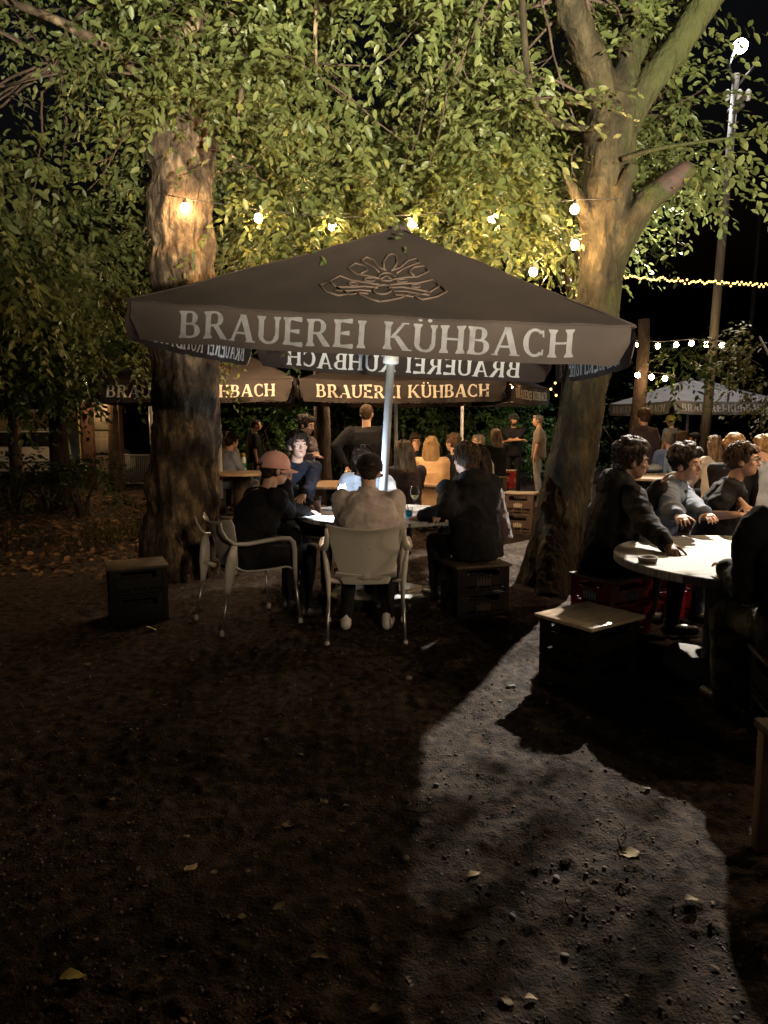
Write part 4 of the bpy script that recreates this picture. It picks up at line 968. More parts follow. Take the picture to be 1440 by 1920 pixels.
def round_table(name, label, x, y, z, rad, topm, legm='black_metal', drum=.28, group=None, thick=.035, yaw=0.0):
    t = thing(name, label, 'table', (x, y, gz(x, y)), yaw, group)
    MB().lathe([(rad-.006, z-thick), (rad, z-thick+.006), (rad, z-.006), (rad-.006, z)], seg=64).build('tabletop', M[topm], t, smooth=False)
    if drum:
        b = MB().lathe([(drum, .05), (drum*.98, z*.5), (drum, z-thick)], seg=32); b.build('drum', M[legm], t)
        MB().lathe([(rad*.62, 0), (rad*.62, .045)], seg=48).build('base', M[legm], t)
    else:
        for a in range(4):
            c_, s_ = math.cos(a*PI/2+.7), math.sin(a*PI/2+.7); MB().tube([(c_*rad*.75, s_*rad*.75, z-thick), (c_*rad*.8, s_*rad*.8, 0)], .022, 8).build('leg', M[legm], t)
    return t
TBX, TBY, TBZ, TBR = -.03, 6.16, .735, .70
TABLE = round_table('round_table', 'round pale table round the white parasol pole, lit by a phone torch, with papers', TBX, TBY, TBZ, TBR, 'planks_grey', 'black_metal', .16, 'round tables of the beer garden')
RTX, RTY, RTZ, RTR = 2.25, 4.28, .70, .84
CABLE_TABLE = round_table('cable_drum_table', 'big cable-drum table with brightly lit white planks in front of the three young men', RTX, RTY, RTZ, RTR, 'planks', 'post_wood', .30, 'round tables of the beer garden', .05, .25)
p = G(628, 905, .73); BTX, BTY = p.x, p.y
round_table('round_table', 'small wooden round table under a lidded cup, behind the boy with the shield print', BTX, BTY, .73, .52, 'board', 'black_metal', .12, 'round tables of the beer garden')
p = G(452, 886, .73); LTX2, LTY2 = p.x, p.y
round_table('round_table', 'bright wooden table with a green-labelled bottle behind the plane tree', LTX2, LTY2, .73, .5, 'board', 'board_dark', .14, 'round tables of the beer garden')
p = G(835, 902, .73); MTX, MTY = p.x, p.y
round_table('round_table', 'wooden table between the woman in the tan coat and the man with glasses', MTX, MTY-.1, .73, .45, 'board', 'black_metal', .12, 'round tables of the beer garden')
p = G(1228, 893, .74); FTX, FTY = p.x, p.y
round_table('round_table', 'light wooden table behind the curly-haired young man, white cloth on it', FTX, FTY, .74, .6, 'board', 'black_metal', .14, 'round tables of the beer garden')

CH_C = (-.135, 5.10, .03); CH_L = (-1.02, 5.42, -.98)
armchair('cream plastic armchair seen square from behind, the man in the black cap sits in it', *CH_C)
armchair('cream plastic armchair turned sideways, under the person in the pink cap', *CH_L)
p = G(268, 1148); CL = (-1.93, 5.55)
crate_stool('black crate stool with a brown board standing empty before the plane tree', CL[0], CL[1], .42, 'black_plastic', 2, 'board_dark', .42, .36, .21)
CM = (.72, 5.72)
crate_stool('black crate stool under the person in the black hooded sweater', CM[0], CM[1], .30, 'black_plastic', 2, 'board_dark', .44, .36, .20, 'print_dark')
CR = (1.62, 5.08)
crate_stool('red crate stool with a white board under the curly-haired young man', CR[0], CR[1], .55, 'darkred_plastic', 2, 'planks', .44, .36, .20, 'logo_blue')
CRR = (1.99, 4.98)
CF = (1.16, 4.02)
fb = crate_stool('black crate stool with a glossy light board, empty, nearest the photographer', CF[0], CF[1], .62, 'black_plastic', 2, None, .42, .36, .21)
MB().box((0, 0, .431), (.47, .41, .022), bevel=.006).build('seat_board', mat('varnished_board', (.42, .34, .26), .22, (.34, .26, .19), 5, .05, 60, stretch=(1, 8, 1)), fb)
# the stools in the middle distance
p = G(978, 1000); crate_stool('tall brown two-crate stool with barley emblems standing free beside the mossy tree', p.x, p.y+.15, -.42, 'brown_plastic', 2, 'board', .42, .32, .27, 'print_old')
CB = G(928, 948); crate_stool('two stacked crates with red and white bands under the long-haired woman in a dark coat', CB.x, CB.y+.1, .15, 'brown_plastic', 2, 'board', .36, .30, .25, 'red_plastic')
p = G(962, 955); rc = crate_stool('bright red bottle crate with white lettering standing on a stool behind the brown one', p.x-.02, p.y+.9, -.30, 'red_plastic', 1, 'board', .40, .30, .30, 'paper', ('BRAUEREI', 'KÜHBACH'), 'red bottle crates', 'crate', .30)
crate_stool('low brown crate carrying the bright red crate', p.x-.02, p.y+.9, -.30, 'brown_plastic', 1, None, .40, .30, .295)
p = G(852, 945); crate_stool('wooden topped crate stool under the woman in the tan coat', p.x-.35, p.y-.2, .1, 'brown_plastic', 2, 'board', .42, .34, .21)
p = G(900, 920); crate_stool('brown crate stool under the bald man in the cream tee', p.x+.15, p.y+.4, .1, 'brown_plastic', 2, 'board', .40, .32, .21)

# ------------------------------------------------------------------ things on the tables
def on_table(u, v, z=TBZ): return G(u, v, z)
p = on_table(594, 962); g = thing('drinking_glass', 'tall glass of pale pink drink with ice on the torch-lit table', 'glass', (p.x, p.y, TBZ+.001))
MB().lathe([(.0, .003), (.030, .002), (.0375, .155), (.0352, .155), (.0285, .010), (.0, .010)], seg=28).build('tumbler', M['glass'], g)
MB().lathe([(.0, .0112), (.0272, .0112), (.0325, .105), (.0, .105)], seg=24).build('drink', M['drink_pink'], g)
c = MB()
for k in range(4): c.box((.012*math.cos(k*1.7), .012*math.sin(k*1.7), .108-.006*k), (.02, .02, .02), Matrix.Rotation(k*.8, 3, 'X') @ Matrix.Rotation(k, 3, 'Z'), .003)
c.build('ice_cubes', M['glass'], g)
p = on_table(777, 958); g = thing('wine_glass', 'stemmed wine glass with a little white wine beside the hooded person', 'glass', (p.x, p.y, TBZ+.001))
MB().lathe([(.0, .0), (.036, .0), (.036, .003), (.006, .008), (.0042, .03), (.0042, .085), (.012, .096), (.034, .125), (.041, .155), (.038, .185), (.030, .215), (.0285, .215), (.036, .185), (.0388, .155), (.032, .127), (.011, .099), (.0, .097)], seg=28).build('goblet', M['glass'], g)
MB().lathe([(.0, .0985), (.0105, .1002), (.0310, .1275), (.0345, .134), (.0, .134)], seg=24).build('wine', M['wine'], g)
for k, (u, v, lab) in enumerate([(751, 968, 'small tumbler of bright blue drink with a yellow straw'), (766, 972, 'small tumbler of bright blue drink with a dark straw')]):
    p = on_table(u, v); g = thing('drinking_glass', lab, 'glass', (p.x, p.y, TBZ+.001), 0, 'blue drinks')
    MB().lathe([(.0, .003), (.028, .002), (.033, .088), (.0308, .088), (.0262, .009), (.0, .009)], seg=24).build('tumbler', M['glass'], g)
    MB().lathe([(.0, .0102), (.0250, .0102), (.0292, .064), (.0, .064)], seg=24).build('drink', M['blue_glass'], g)
    MB().tube([(.01, 0, .02), (-.012, .012, .10), (-.02, .02, .135)], .003, 6).build('straw', M['straw'] if k == 0 else M['cable'], g)
p = on_table(806, 962); t = thing('smartphone', 'dark smartphone lying flat beside the wine glass', 'phone', (p.x, p.y, TBZ+.002), .7); MB().box((0, 0, .005), (.07, .145, .008), bevel=.003).build('handset', M['black_plastic'], t); MB().box((0, 0, .0095), (.062, .13, .0012)).build('screen', M['carglass'], t)
p = on_table(741, 962); t = thing('coaster', 'round pale beer mat left of the blue drinks', 'beer mat', (p.x, p.y, TBZ+.002)); MB().lathe([(.0, 0), (.046, 0), (.046, .002), (.0, .002)], seg=28).build('mat_disc', M['paper'], t)
p = G(664, 905, .73); t = thing('bowl', 'white bowl next to the patterned cup on the small wooden table', 'bowl', (p.x, p.y, .731)); MB().lathe([(.0, .004), (.03, .0), (.065, .05), (.07, .075), (.066, .075), (.06, .05), (.0, .010)], seg=28).build('bowl_body', M['paper'], t)
p = G(779, 885, .73); t = thing('plate', 'white plate with food before the woman in the tan coat', 'plate', (p.x, p.y, .731)); MB().lathe([(.0, .006), (.07, .004), (.11, .018), (.112, .021), (.07, .010), (.0, .010)], seg=32).build('plate_dish', M['paper'], t); MB().ell((0, 0, .022), (.05, .06, .018)).build('food', M['straw'], t)
for k_, (u, v, lab) in enumerate([(478, 882, 'empty clear glass at the end of the bright table behind the tree'), (596, 903, 'clear glass on the small wooden table near the standing dark-haired person')]):
    p = G(u, v, .73); t = thing('drinking_glass', lab, 'glass', (p.x, p.y, .731)); MB().lathe([(.0, .003), (.030, .002), (.038, .14), (.036, .14), (.028, .01), (.0, .01)], seg=20).build('tumbler', M['glass'], t)
ph = thing('smartphone', 'smartphone propped upright on the table with its torch shining', 'phone', PHONE_POS - Vector((0, 0, .0)), .35)
ph.location.z = TBZ+.012; hgt = PHONE_POS.z-TBZ
MB().box((0, 0, hgt*.5), (.072, .009, hgt*1.06), bevel=.003).build('handset', M['black_plastic'], ph); MB().ell((.02, -.0065, hgt*.93), (.012, .003, .012), None, 12, 8).build('torch_led', M['torch'], ph)
for k, (u, v, rz, s, lab) in enumerate([(572, 958, .3, (.15, .21), 'white menu sheet near the pink drink'), (625, 956, -.2, (.19, .13), 'white sheet of paper beside the phone'), (575, 972, .9, (.10, .15), 'small printed card at the table edge'), (800, 968, .5, (.12, .16), 'crumpled pale napkin by the wine glass')]):
    p = on_table(u, v); t = thing('paper_sheet', lab, 'paper', (p.x, p.y, TBZ+.003+.001*k), rz, 'papers on the torch-lit table')
    MB().grid(lambda a, b_, s=s: ((a-.5)*s[0], (b_-.5)*s[1], .004*math.sin(a*5+b_*3)+.004), 8, 8).build('sheet', M['paper'], t, solid=.0008)
    if k in (0, 1, 2):
        ln = MB()
        for q in range(6): ln.box(((-.02 if q % 2 else 0), (q/6-.42)*s[1], .0105), (s[0]*(.75 if q % 2 else .6), .004, .0006))
        ln.build('print_lines', M['ink'], t, smooth=False)
p = G(652, 902, .73); g = thing('cup', 'white paper cup with a red pattern and lid on the small wooden table', 'cup', (p.x, p.y, .731))
MB().lathe([(.0, 0), (.034, 0), (.045, .12), (.0, .12)], seg=24).build('cup_body', mat('red_white_pattern', (.6, .12, .06), .6, (.75, .65, .55), 40, lo=.48, hi=.52), g); MB().lathe([(.047, .118), (.047, .128), (.036, .142), (.0, .144)], seg=24).build('lid', M['paper'], g)
p = G(457, 882, .73); g = thing('bottle', 'clear bottle with a green label and yellow cap on the bright table behind the tree', 'bottle', (p.x, p.y, .731))
MB().lathe([(.0, 0), (.042, 0), (.042, .17), (.034, .21), (.022, .24), (.022, .26), (.0, .26)], seg=20).build('flask', mat('frosted_white', (.65, .75, .65), .25), g); MB().lathe([(.0428, .05), (.0428, .13)], seg=20).build('bottle_label', mat('green_label', (.05, .35, .14), .5), g); MB().lathe([(.028, .235), (.028, .285), (.0, .287)], seg=16).build('bottle_cap', mat('yellow_cap', (.55, .38, .06), .4), g)
p = G(1213, 1056, RTZ); g = thing('ashtray', 'little brown ashtray near the edge of the white plank table, in place of a shadow', 'ashtray', (p.x, p.y, RTZ+.001))
MB().lathe([(.0, .006), (.042, .006), (.05, .03), (.056, .03), (.05, .0), (.0, .0)], seg=24).build('bowl', M['board_dark'], g)  # brown bowl set where only a shadow falls on the planks
p = G(1215, 885, .74); g = thing('cloth', 'bunched white cloth on the light wooden table', 'cloth', (p.x, p.y, .741))
b = MB(); b.ell((0, 0, .04), (.28, .12, .05)); b.ell((.15, .05, .05), (.14, .10, .06)); b.build('bundle', M['cl_white'], g, vox=.014, sm=2, disp=.03, dscale=.06)
# ------------------------------------------------------------------ the guests
def at(u, v, y): return D(u, v, y)
# round the phone-lit table
person('person in a black cap and beige jacket seen from behind in the square-on chair', CH_C[0]+.02, 5.07, -.02, .435, .98, lean=.30, head=(.05, -.25, .08), handL=(-.25, 5.50, .60), handR=(.01, 5.50, .60), pole=((-.15, -.4, -1), (.15, -.4, -1)),
       top=('jacket', 'cl_beige', 'long'), trousers='cl_black', hair=('crop', 'hair_dark'), cap=('cap_black', False), near=True, collar=True, shoes='shoe_white', wide=1.06, bulk=1.9, feet=[(-.17, .10, .085), (.13, .10, .085)], face=False)
_, p1 = person('person in a pink cap and black jacket, one hand raised to the face', CH_L[0]-.01, 5.40, CH_L[2]+.02, .435, 1.0, lean=.36, head=(-.12, -.10, 0), handR=at(538, 905, 5.72), handL=G(575, 958, TBZ+.04),
       top=('jacket', 'cl_black', 'long'), trousers='cl_black', hair=('short', 'hair_dark'), cap=('cap_pink', False), near=True, bulk=1.8, wide=1.08, curl=(.3, .55), pole=(None, (.5, -.3, -.8)), skin='skin')
b_, p2 = person('boy with short dark hair facing the photographer, navy shirt with a pale shield print', -.86, 6.86, yaw_to(.42, -.85), .46, 1.02, lean=.16, head=(-.02, .06, .05), handL=G(556, 957, TBZ+.035), handR=G(585, 950, TBZ+.035),
       top=('polo_shirt', 'cl_navy', 'long'), trousers='cl_black', hair=('short', 'hair_dark'), near=True, torso=1.14)
def on_chest(ps, sx, up_, size, m, parent, shape, name):
    """a printed mark lying on the front of a torso"""
    k = ps['k']; c = ps['CH']+ps['u']*up_*k; mb = MB()
    for poly in shape:
        vv = []
        for a, z in poly:
            x = sx+a*size; y = (.125*k+ps['B']+.017)*math.sqrt(max(.05, 1-(x/(.18*k+ps['B']))**2)); vv.append(c+ps['r']*x+ps['f']*y+ps['u']*z*size)
        mb.add(vv, [tuple(range(len(vv)))])
    return mb.build(name, m, parent, smooth=False)
SH = [[(-1, 1), (-.4, .9), (0, 1.1), (.4, .9), (1, 1), (.95, -.1), (.55, -.8), (0, -1.2), (-.55, -.8), (-.95, -.1)]]
e_ = on_chest(p2, .055, .03, .030, M['logo_blue'], b_, SH, 'shield_print')
on_chest(p2, .055, .032, .012, M['cl_navy'], e_, [[(-.6, 1), (.6, 1), (.5, -.6), (0, -1), (-.5, -.6)]], 'shield_mark').location = p2['f']*.002
person('person in a pale shirt bowed over the table behind the white parasol pole', -.12, 7.08, yaw_to(-.25, -1), .45, 1.0, lean=.42, head=(.3, -.45, .1), handL=G(735, 950, TBZ+.05), handR=G(668, 940, TBZ+.05), top=('shirt', 'cl_white', 'long'), trousers='cl_jeans', hair=('short', 'hair_dark'), near=True, bulk=1.6, wide=1.05)
person('woman with long streaked hair and dark plum top, back turned, by the white pole', .22, 7.75, .25, .45, .97, lean=.06, head=(.35, -.1, 0), top=('top', 'cl_plum', 'long'), trousers='cl_black', hair=('long', 'hair_mixed'), near=True, face=False)
person('person in a black hooded sweater seen from behind on a black crate stool', .74, 5.74, .42, .44, 1.02, lean=.16, slean=-.06, head=(.02, -.05, .05), handL=G(790, 968, TBZ+.04), handR=G(812, 975, TBZ+.04), top=('hooded_sweater', 'cl_black', 'long'), hood=True, trousers='cl_black', hair=('short', 'hair_brown'), near=True, bulk=2.2, wide=1.1, face=False)
person('woman with long dark hair in profile, hand at her chin, next to the hooded person', 1.0, 6.62, yaw_to(-1, -.35), .45, .98, lean=.26, head=(.05, -.05, 0), handR=at(868, 872, 6.45), handL=G(835, 955, TBZ+.04), top=('top', 'cl_plum', 'long'), trousers='cl_black', hair=('long', 'hair_dark'), near=True)
# the wooden tables behind
person('standing person with tied-back dark hair looking down, warm light on the face', -.98, 8.55, yaw_to(.85, -.45), None, .93, lean=.10, head=(0, -.25, 0), handL=at(590, 848, 8.2), handR=at(585, 856, 8.1), top=('sweater', 'cl_plum', 'long'), trousers='cl_black', skin='skin_tan', hair=('bun', 'hair_dark'), near=True)
person('tall man with cropped hair and dark jacket, back turned, reaching to the small table', -.22, 9.1, -.05, None, 1.01, lean=.04, head=(-.1, 0, 0), handL=at(648, 872, 9.0), top=('jacket', 'cl_black', 'long'), trousers='cl_black', hair=('crop', 'hair_brown'), bulk=1.8, wide=1.12, face=False)
person('standing man with shaved head, black tee and jeans, behind the bright left table', at(478, 850, 13.6).x, 13.6, yaw_to(1, .15), None, .92, top=('tee', 'cl_black', 'short'), trousers='cl_jeans', skin='skin_tan', hair=('crop', 'hair_dark'))
person('person in a blue-grey shirt with black hair, sitting at the bright left table', at(430, 870, 11.9).x-.05, 11.9, yaw_to(.8, .6), .45, 1.0, lean=.12, top=('shirt', 'cl_bluegrey', 'long'), trousers='cl_grey', hair=('short', 'hair_dark'), face=False)
person('person partly hidden behind the black-haired one in the blue-grey shirt', at(423, 860, 13.0).x, 13.0, yaw_to(.6, -.8), .47, 1.0, top=('sweater', 'cl_khaki', 'long'), trousers='cl_black', skin='skin_tan', hair=('short', 'hair_brown'))
person('woman with dark blond hair in a tan coat, back turned', at(808, 870, 9.5).x, 9.5, -.12, .46, .98, lean=.06, head=(-.15, 0, 0), handL=at(775, 885, 10.1), top=('coat', 'cl_tan', 'long'), long_top=.10, trousers='cl_black', hair=('long', 'hair_blond'), face=False, bulk=1.4)
person('man with dark hair facing the woman in the tan coat, hand at his mouth', at(777, 850, 10.9).x, 10.9, yaw_to(.1, -1), .46, 1.0, lean=.12, handL=at(781, 848, 10.65), top=('jacket', 'cl_navy', 'long'), trousers='cl_black', skin='skin_tan', hair=('short', 'hair_dark'), glasses=True, face='far')
person('dark-haired person just seen above the hooded person', at(853, 840, 9.9).x, 9.9, yaw_to(-.6, .6), .46, 1.0, top=('top', 'cl_black', 'long'), hair=('short', 'hair_brown'), face=False)
person('bald man in a cream tee sitting in profile', at(912, 850, 11.0).x, 11.0, yaw_to(-1, -.25), .46, 1.0, lean=.18, handR=at(880, 872, 10.8), top=('tee', 'cl_cream', 'short'), trousers='cl_grey', skin='skin_tan', hair=('thin', 'hair_grey'), face='far')
person('woman with long light brown hair in a black coat, back turned, on a crate stool', CB.x+.02, CB.y+.1, .25, .52, .98, lean=.02, head=(.3, 0, 0), top=('coat', 'cl_black', 'long'), long_top=.12, trousers='cl_black', hair=('long', 'hair_mixed'), face=False, bulk=1.5)
person('bearded man in a black cap and black tee standing with folded arms', at(962, 850, 15.0).x, 15.0, yaw_to(-.15, -1), None, .97, head=(.1, 0, 0), handL=at(950, 828, 14.72), handR=at(977, 826, 14.70), pole=((-.9, -.2, -.7), (.9, -.2, -.7)), top=('tee', 'cl_black', 'short'), trousers='cl_black', skin='skin_tan', hair=('crop', 'hair_dark'), cap=('cap_black', True), beard='hair_dark', wide=1.12, face='far')
person('man in a brown tee standing in profile with a hand in his pocket', at(1010, 850, 14.4).x, 14.4, yaw_to(-1, .3), None, .96, head=(.1, -.1, 0), handL=at(1000, 866, 14.2), handR=at(1002, 868, 14.2), top=('tee', 'cl_khaki', 'short'), trousers='cl_grey', skin='skin_tan', hair=('crop', 'hair_grey'), face='far')
# at the cable-drum table
person('young man with curly dark hair in a black hooded jacket, hand raised to his chin', CR[0]-.04, 5.10, yaw_to(1, .12), .435, 1.06, lean=.20, head=(-.22, -.12, 0), handL=at(1238, 912, 5.22), handR=G(1250, 1026, RTZ+.045), top=('hooded_jacket', 'cl_black', 'long'), hood=True, trousers='cl_black', skin='skin_dark', hair=('curly', 'hair_dark'), near=True, bulk=2.0, curl=(.5, .6), under='cl_grey', pole=((-.4, -.2, -.9), (.5, -.5, -.7)))
person('young man in a grey denim jacket leaning on the table, smiling, dark curly hair', 2.08, 5.66, yaw_to(.80, -.55), .44, 1.04, lean=.38, head=(-.38, -.05, .12), handL=G(1372, 1012, RTZ+.04), handR=G(1305, 1040, RTZ+.04), top=('denim_jacket', 'cl_denim', 'long'), trousers='cl_jeans', hair=('curly', 'hair_dark'), near=True, bulk=1.8, collar=True, under='cl_black', curl=(.3, .3))
g_, pg = person('young man with glasses in a black tee, arms crossed on the table, short brown hair', 2.60, 5.75, yaw_to(.86, -.40), .44, 1.04, lean=.30, head=(-.20, .02, 0), handL=G(1420, 985, RTZ+.10), handR=at(1378, 968, 5.15), top=('tee', 'cl_black', 'short'), trousers='cl_black', hair=('short', 'hair_brown'), near=True, glasses=True, bulk=1.3, curl=(.2, .2))
on_chest(pg, .02, -.03, .035, M['cl_grey'], g_, [[(-1.2, .2), (-.4, .5), (.6, .4), (1.2, .1), (.8, -.2), (-.2, -.1), (-1.0, -.25)]], 'shirt_print')
person('person in black with camouflage trousers, back turned, at the white plank table', 1.95, 3.25, -.12, .44, 1.06, lean=.15, top=('hooded_sweater', 'cl_black', 'long'), hood=True, trousers='cl_camo', hair=('short', 'hair_dark'), near=True, bulk=2.2, wide=1.15, handL=(1.76, 3.66, RTZ+.05), handR=(2.14, 3.72, RTZ+.05), pole=((-.1, -.6, -1), (.1, -.6, -1)), knees=[(-.24, .42, .53), (.18, .46, .53)], face=False)
crate_stool('black crate stool under the person in camouflage trousers', 1.95, 3.20, -.2, 'black_plastic', 2, 'board_dark', .42, .36, .21)
crate_stool('dark red crate stool under the young man in the denim jacket', 2.05, 5.55, .4, 'darkred_plastic', 2, 'board_dark', .42, .36, .21)
crate_stool('dark red crate stool under the young man with glasses', 2.56, 5.62, .3, 'darkred_plastic', 2, 'board_dark', .42, .36, .21)
# crowd by the grey parasols
for lab, u, v, y, yw, s, tp, tr, hr, st in [
    ('person with curly brown hair and a white collar, back turned, by the brown trunk', 1208, 800, 11.6, .2, .98, ('jacket', 'cl_plum', 'long'), 'cl_black', ('curly', 'hair_brown'), None),
    ('grey-haired person sitting next to the curly brown head', 1229, 822, 12.2, -.3, .96, ('jacket', 'cl_blue', 'long'), 'cl_black', ('short', 'hair_grey'), .46),
    ('person in a yellow cap standing under the grey parasols', 1260, 790, 15.5, .5, .95, ('shirt', 'cl_bluegrey', 'short'), 'cl_black', ('crop', 'hair_dark'), None),
    ('person in a dark blue jacket sitting with the back turned beside the light blue jacket', 1256, 838, 11.4, .1, 1.0, ('jacket', 'cl_blue', 'long'), 'cl_black', ('short', 'hair_grey'), .46),
    ('person in a light blue patterned jacket at the table with the white cloth', 1280, 836, 11.0, -.2, 1.0, ('jacket', 'cl_lightblue', 'long'), 'cl_jeans', ('short', 'hair_brown'), .46),
    ('person with a reddish face looking left under the grey parasol', 1304, 832, 13.0, 1.6, .95, ('top', 'cl_black', 'long'), 'cl_black', ('short', 'hair_dark'), .46),
    ('fair-haired person beside the foot of the tall post', 1342, 838, 9.6, .3, .97, ('top', 'cl_cream', 'long'), 'cl_black', ('long', 'hair_mixed'), .46),
    ('blond person half hidden behind the young man with glasses', 1374, 858, 7.6, -.6, 1.0, ('top', 'cl_black', 'long'), 'cl_black', ('curly', 'hair_blond'), .46),
    ('person with light hair at the picture edge behind the young man with glasses', 1436, 850, 8.0, .7, 1.0, ('top', 'cl_white', 'long'), 'cl_black', ('short', 'hair_blond'), .46)]:
    q = at(u, v, y); person(lab, q.x, y, yw, st, s, top=tp, trousers=tr, hair=hr, cap=(('cap_yellow', False) if 'yellow' in lab else None), face=False, collar='collar' in lab, skin='skin_tan' if 'reddish' in lab else 'skin')

# ------------------------------------------------------------------ string lights
def bulb_string(label, pts, bulbs, parent_group='warm bulb strings', m='bulb', rad=.036, sag=.0, socket=True, cr=.005):
    t = thing('string_lights', label, 'string lights', pts[0], 0, parent_group); o = Vector(pts[0])
    P = []
    for i in range(len(pts)-1):
        for k in range(12):
            s = k/12; q = Vector(pts[i]).lerp(Vector(pts[i+1]), s); q.z -= sag*4*s*(1-s); P.append(q)
    P.append(Vector(pts[-1])); MB().tube(P, cr, 5).build('cable', M['cable'], t, off=o)
    for q in bulbs:
        q = Vector(q)
        if socket: sk = MB().lathe([(.0, .075), (.014, .072), (.016, .030), (.013, .026)], q-o, 10).build('socket', M['cable'], t)
        bb = MB(); bb.ell(q-o, (rad, rad, rad*1.08), None, 10, 7) if socket else bb.ell(q-o, (rad, rad, rad), None, 6, 4)
        bb.build('bulb', M[m], t)
    return t
up = Vector((0, 0, .078))
B1 = [at(348, 388, 6.78), at(486, 408, 6.85), at(625, 424, 6.85), at(775, 420, 6.80), at(925, 411, 6.70), at(1079, 394, 6.42)]
bulb_string('warm bulb string hung from the plane tree to the mossy tree above the near parasol', [at(300, 365, 6.9)+up*.3]+[q+up for q in B1]+[at(1160, 374, 6.4)], B1)
B2 = [at(1079, 461, 6.40), at(1001, 511, 6.9), Vector((.98, 7.75, 2.72)), Vector((.55, 8.45, 2.55)), Vector((.05, 9.0, 2.50)), Vector((-.6, 9.3, 2.48)), Vector((-1.3, 9.5, 2.52)), Vector((-2.0, 9.7, 2.6))]  # the run behind the parasol is unseen, added to light the rear tables
bulb_string('warm bulb string running down from the mossy tree behind the near parasol', [at(1090, 440, 6.40)]+[q+up for q in B2]+[Vector((-2.6, 10.0, 2.75))], B2)
for o_ in [c_ for c_ in sc.objects['string_lights.001'].children if c_.name.startswith('bulb')][3:]: o_.data.materials[0] = M['bulb_strong']
B3 = [at(u, v, 13.6) for u, v in ((1197, 648), (1234, 651), (1268, 649), (1297, 646), (1325, 648), (1354, 650))]
bulb_string('far bulb string passing behind the tall post', [at(1170, 640, 13.6)]+[q+up for q in B3]+[at(1430, 690, 12.6)], B3, m='bulb_far', rad=.045)
B4 = [at(u, v, 12.0) for u, v in ((1196, 705), (1222, 709), (1247, 712))]
bulb_string('short bulb string among yellow leaves beside the brown trunk', [at(1186, 690, 12.2)]+[q+up for q in B4]+[at(1290, 725, 12.0)], B4, m='bulb_far', rad=.040)
B5 = [Vector((x, 13.75, 2.16+.03*math.sin(x*2))) for x in (-1.6, -.8, 0, .8, 1.6, 2.4)]  # unseen bulbs added to brighten the shrubs
bulb_string('unseen warm bulb string added behind the two brown parasols to light the shrubs', [B5[0]+up+Vector((-.6, 0, .1))]+[q+up for q in B5]+[B5[-1]+up+Vector((.6, 0, .1))], B5, m='bulb_strong')
B6 = [Vector((4.55, 3.6, 2.45)), Vector((4.4, 4.7, 2.38)), Vector((4.25, 5.8, 2.42))]  # unseen bulbs added to light faces and table from the right
bulb_string('unseen warm bulb string added right of the cable-drum table, past the picture edge', [Vector((4.7, 2.2, 2.7))]+[q+up for q in B6]+[Vector((4.1, 7.2, 2.7))], B6, m='bulb_right')
F1 = [at(1162+k*4.1, 517+.00022*(k*4.1)*(280-k*4.1)*0+20*(k/68)**.6+5*noise.noise(Vector((k*.23, 0, 0)))+rng.normal(0, 2.2), 12.5) for k in range(70)]
bulb_string('dense fairy-light string stretched from the mossy tree past the tall post', [F1[0], F1[17], F1[34], F1[51], F1[69]], F1, m='fairy', rad=.017, socket=False, cr=.004)
F2 = []
for k in range(26):
    v = 488+k*11.6; a = k*1.05; q = at(1066-(v-488)*.075, v, 10.05); F2.append(q+Vector((.13*math.cos(a), -.10+.03*math.sin(a), 0)))
bulb_string('fairy-light string wound round the slim trunk behind the mossy tree', F2, F2, m='fairy', rad=.016, socket=False, cr=.004)

# ------------------------------------------------------------------ tall post with the floodlight
pb = Vector((at(1312, 930, 14.5).x, 14.5, 0)); tp = LAMP_POS-Vector((.05, 0, .5))
t = thing('lamp_post', 'tall leaning wooden post carrying a glaring white floodlight', 'lamp post', pb); axis = tp-pb
def up_post(s): return pb+axis*s
MB().tube([up_post(s)-pb for s in (-.02, .25, .5, .75, 1.0)], [.098, .09, .082, .072, .06], 16).build('post', M['post_wood'], t)
zr = axis.normalized().to_track_quat('Z', 'Y').to_matrix()
for v, w_ in ((205, .62), (216, .5)):
    s = (at(1370, v, 14.5).z)/tp.z; MB().box(up_post(s)-pb+Vector((0, -.13, 0)), (w_, .08, .06), zr, .01).build('crossarm', M['post_wood'], t)
for du in (-.2, .03, .19): MB().lathe([(.03, 0), (.06, .05), (.03, .10), (.06, .15), (.02, .2)], up_post(at(1370, 205, 14.5).z/tp.z)-pb+Vector((du, -.16, .06)), 12).build('insulator', M['white_metal'], t)
br = MB(); br.tube([tp-pb+Vector((0, 0, -.25)), tp-pb+Vector((-.2, -.1, .1)), LAMP_POS-pb+Vector((-.05, .12, -.05))], .028, 8); br.tube([tp-pb+Vector((0, 0, -.25)), tp-pb+Vector((.28, -.1, .08))], .028, 8); br.build('bracket', M['black_metal'], t)
hd = MB(); q = (LAMP_AIM-LAMP_POS).normalized().to_track_quat('Z', 'Y').to_matrix()
hd.lathe([(.0, -.14), (.09, -.13), (.145, .0), (.15, .03)], LAMP_POS-pb, 24, q); h_ = hd.build('lamp_head', M['black_metal'], t); MB().ell(LAMP_POS-pb+q @ Vector((0, 0, .03)), (.13, .13, .06), q, 20, 12).build('lamp_glass', M['flood'], h_)
p = at(1398, 700, 30); t = thing('lamp_post', 'thin grey pole far behind the tall wooden post', 'pole', (p.x, 30, 0)); MB().tube([(0, 0, 0), (.25, 0, 10.5)], [.10, .07], 12).build('pole', M['post_wood'], t)
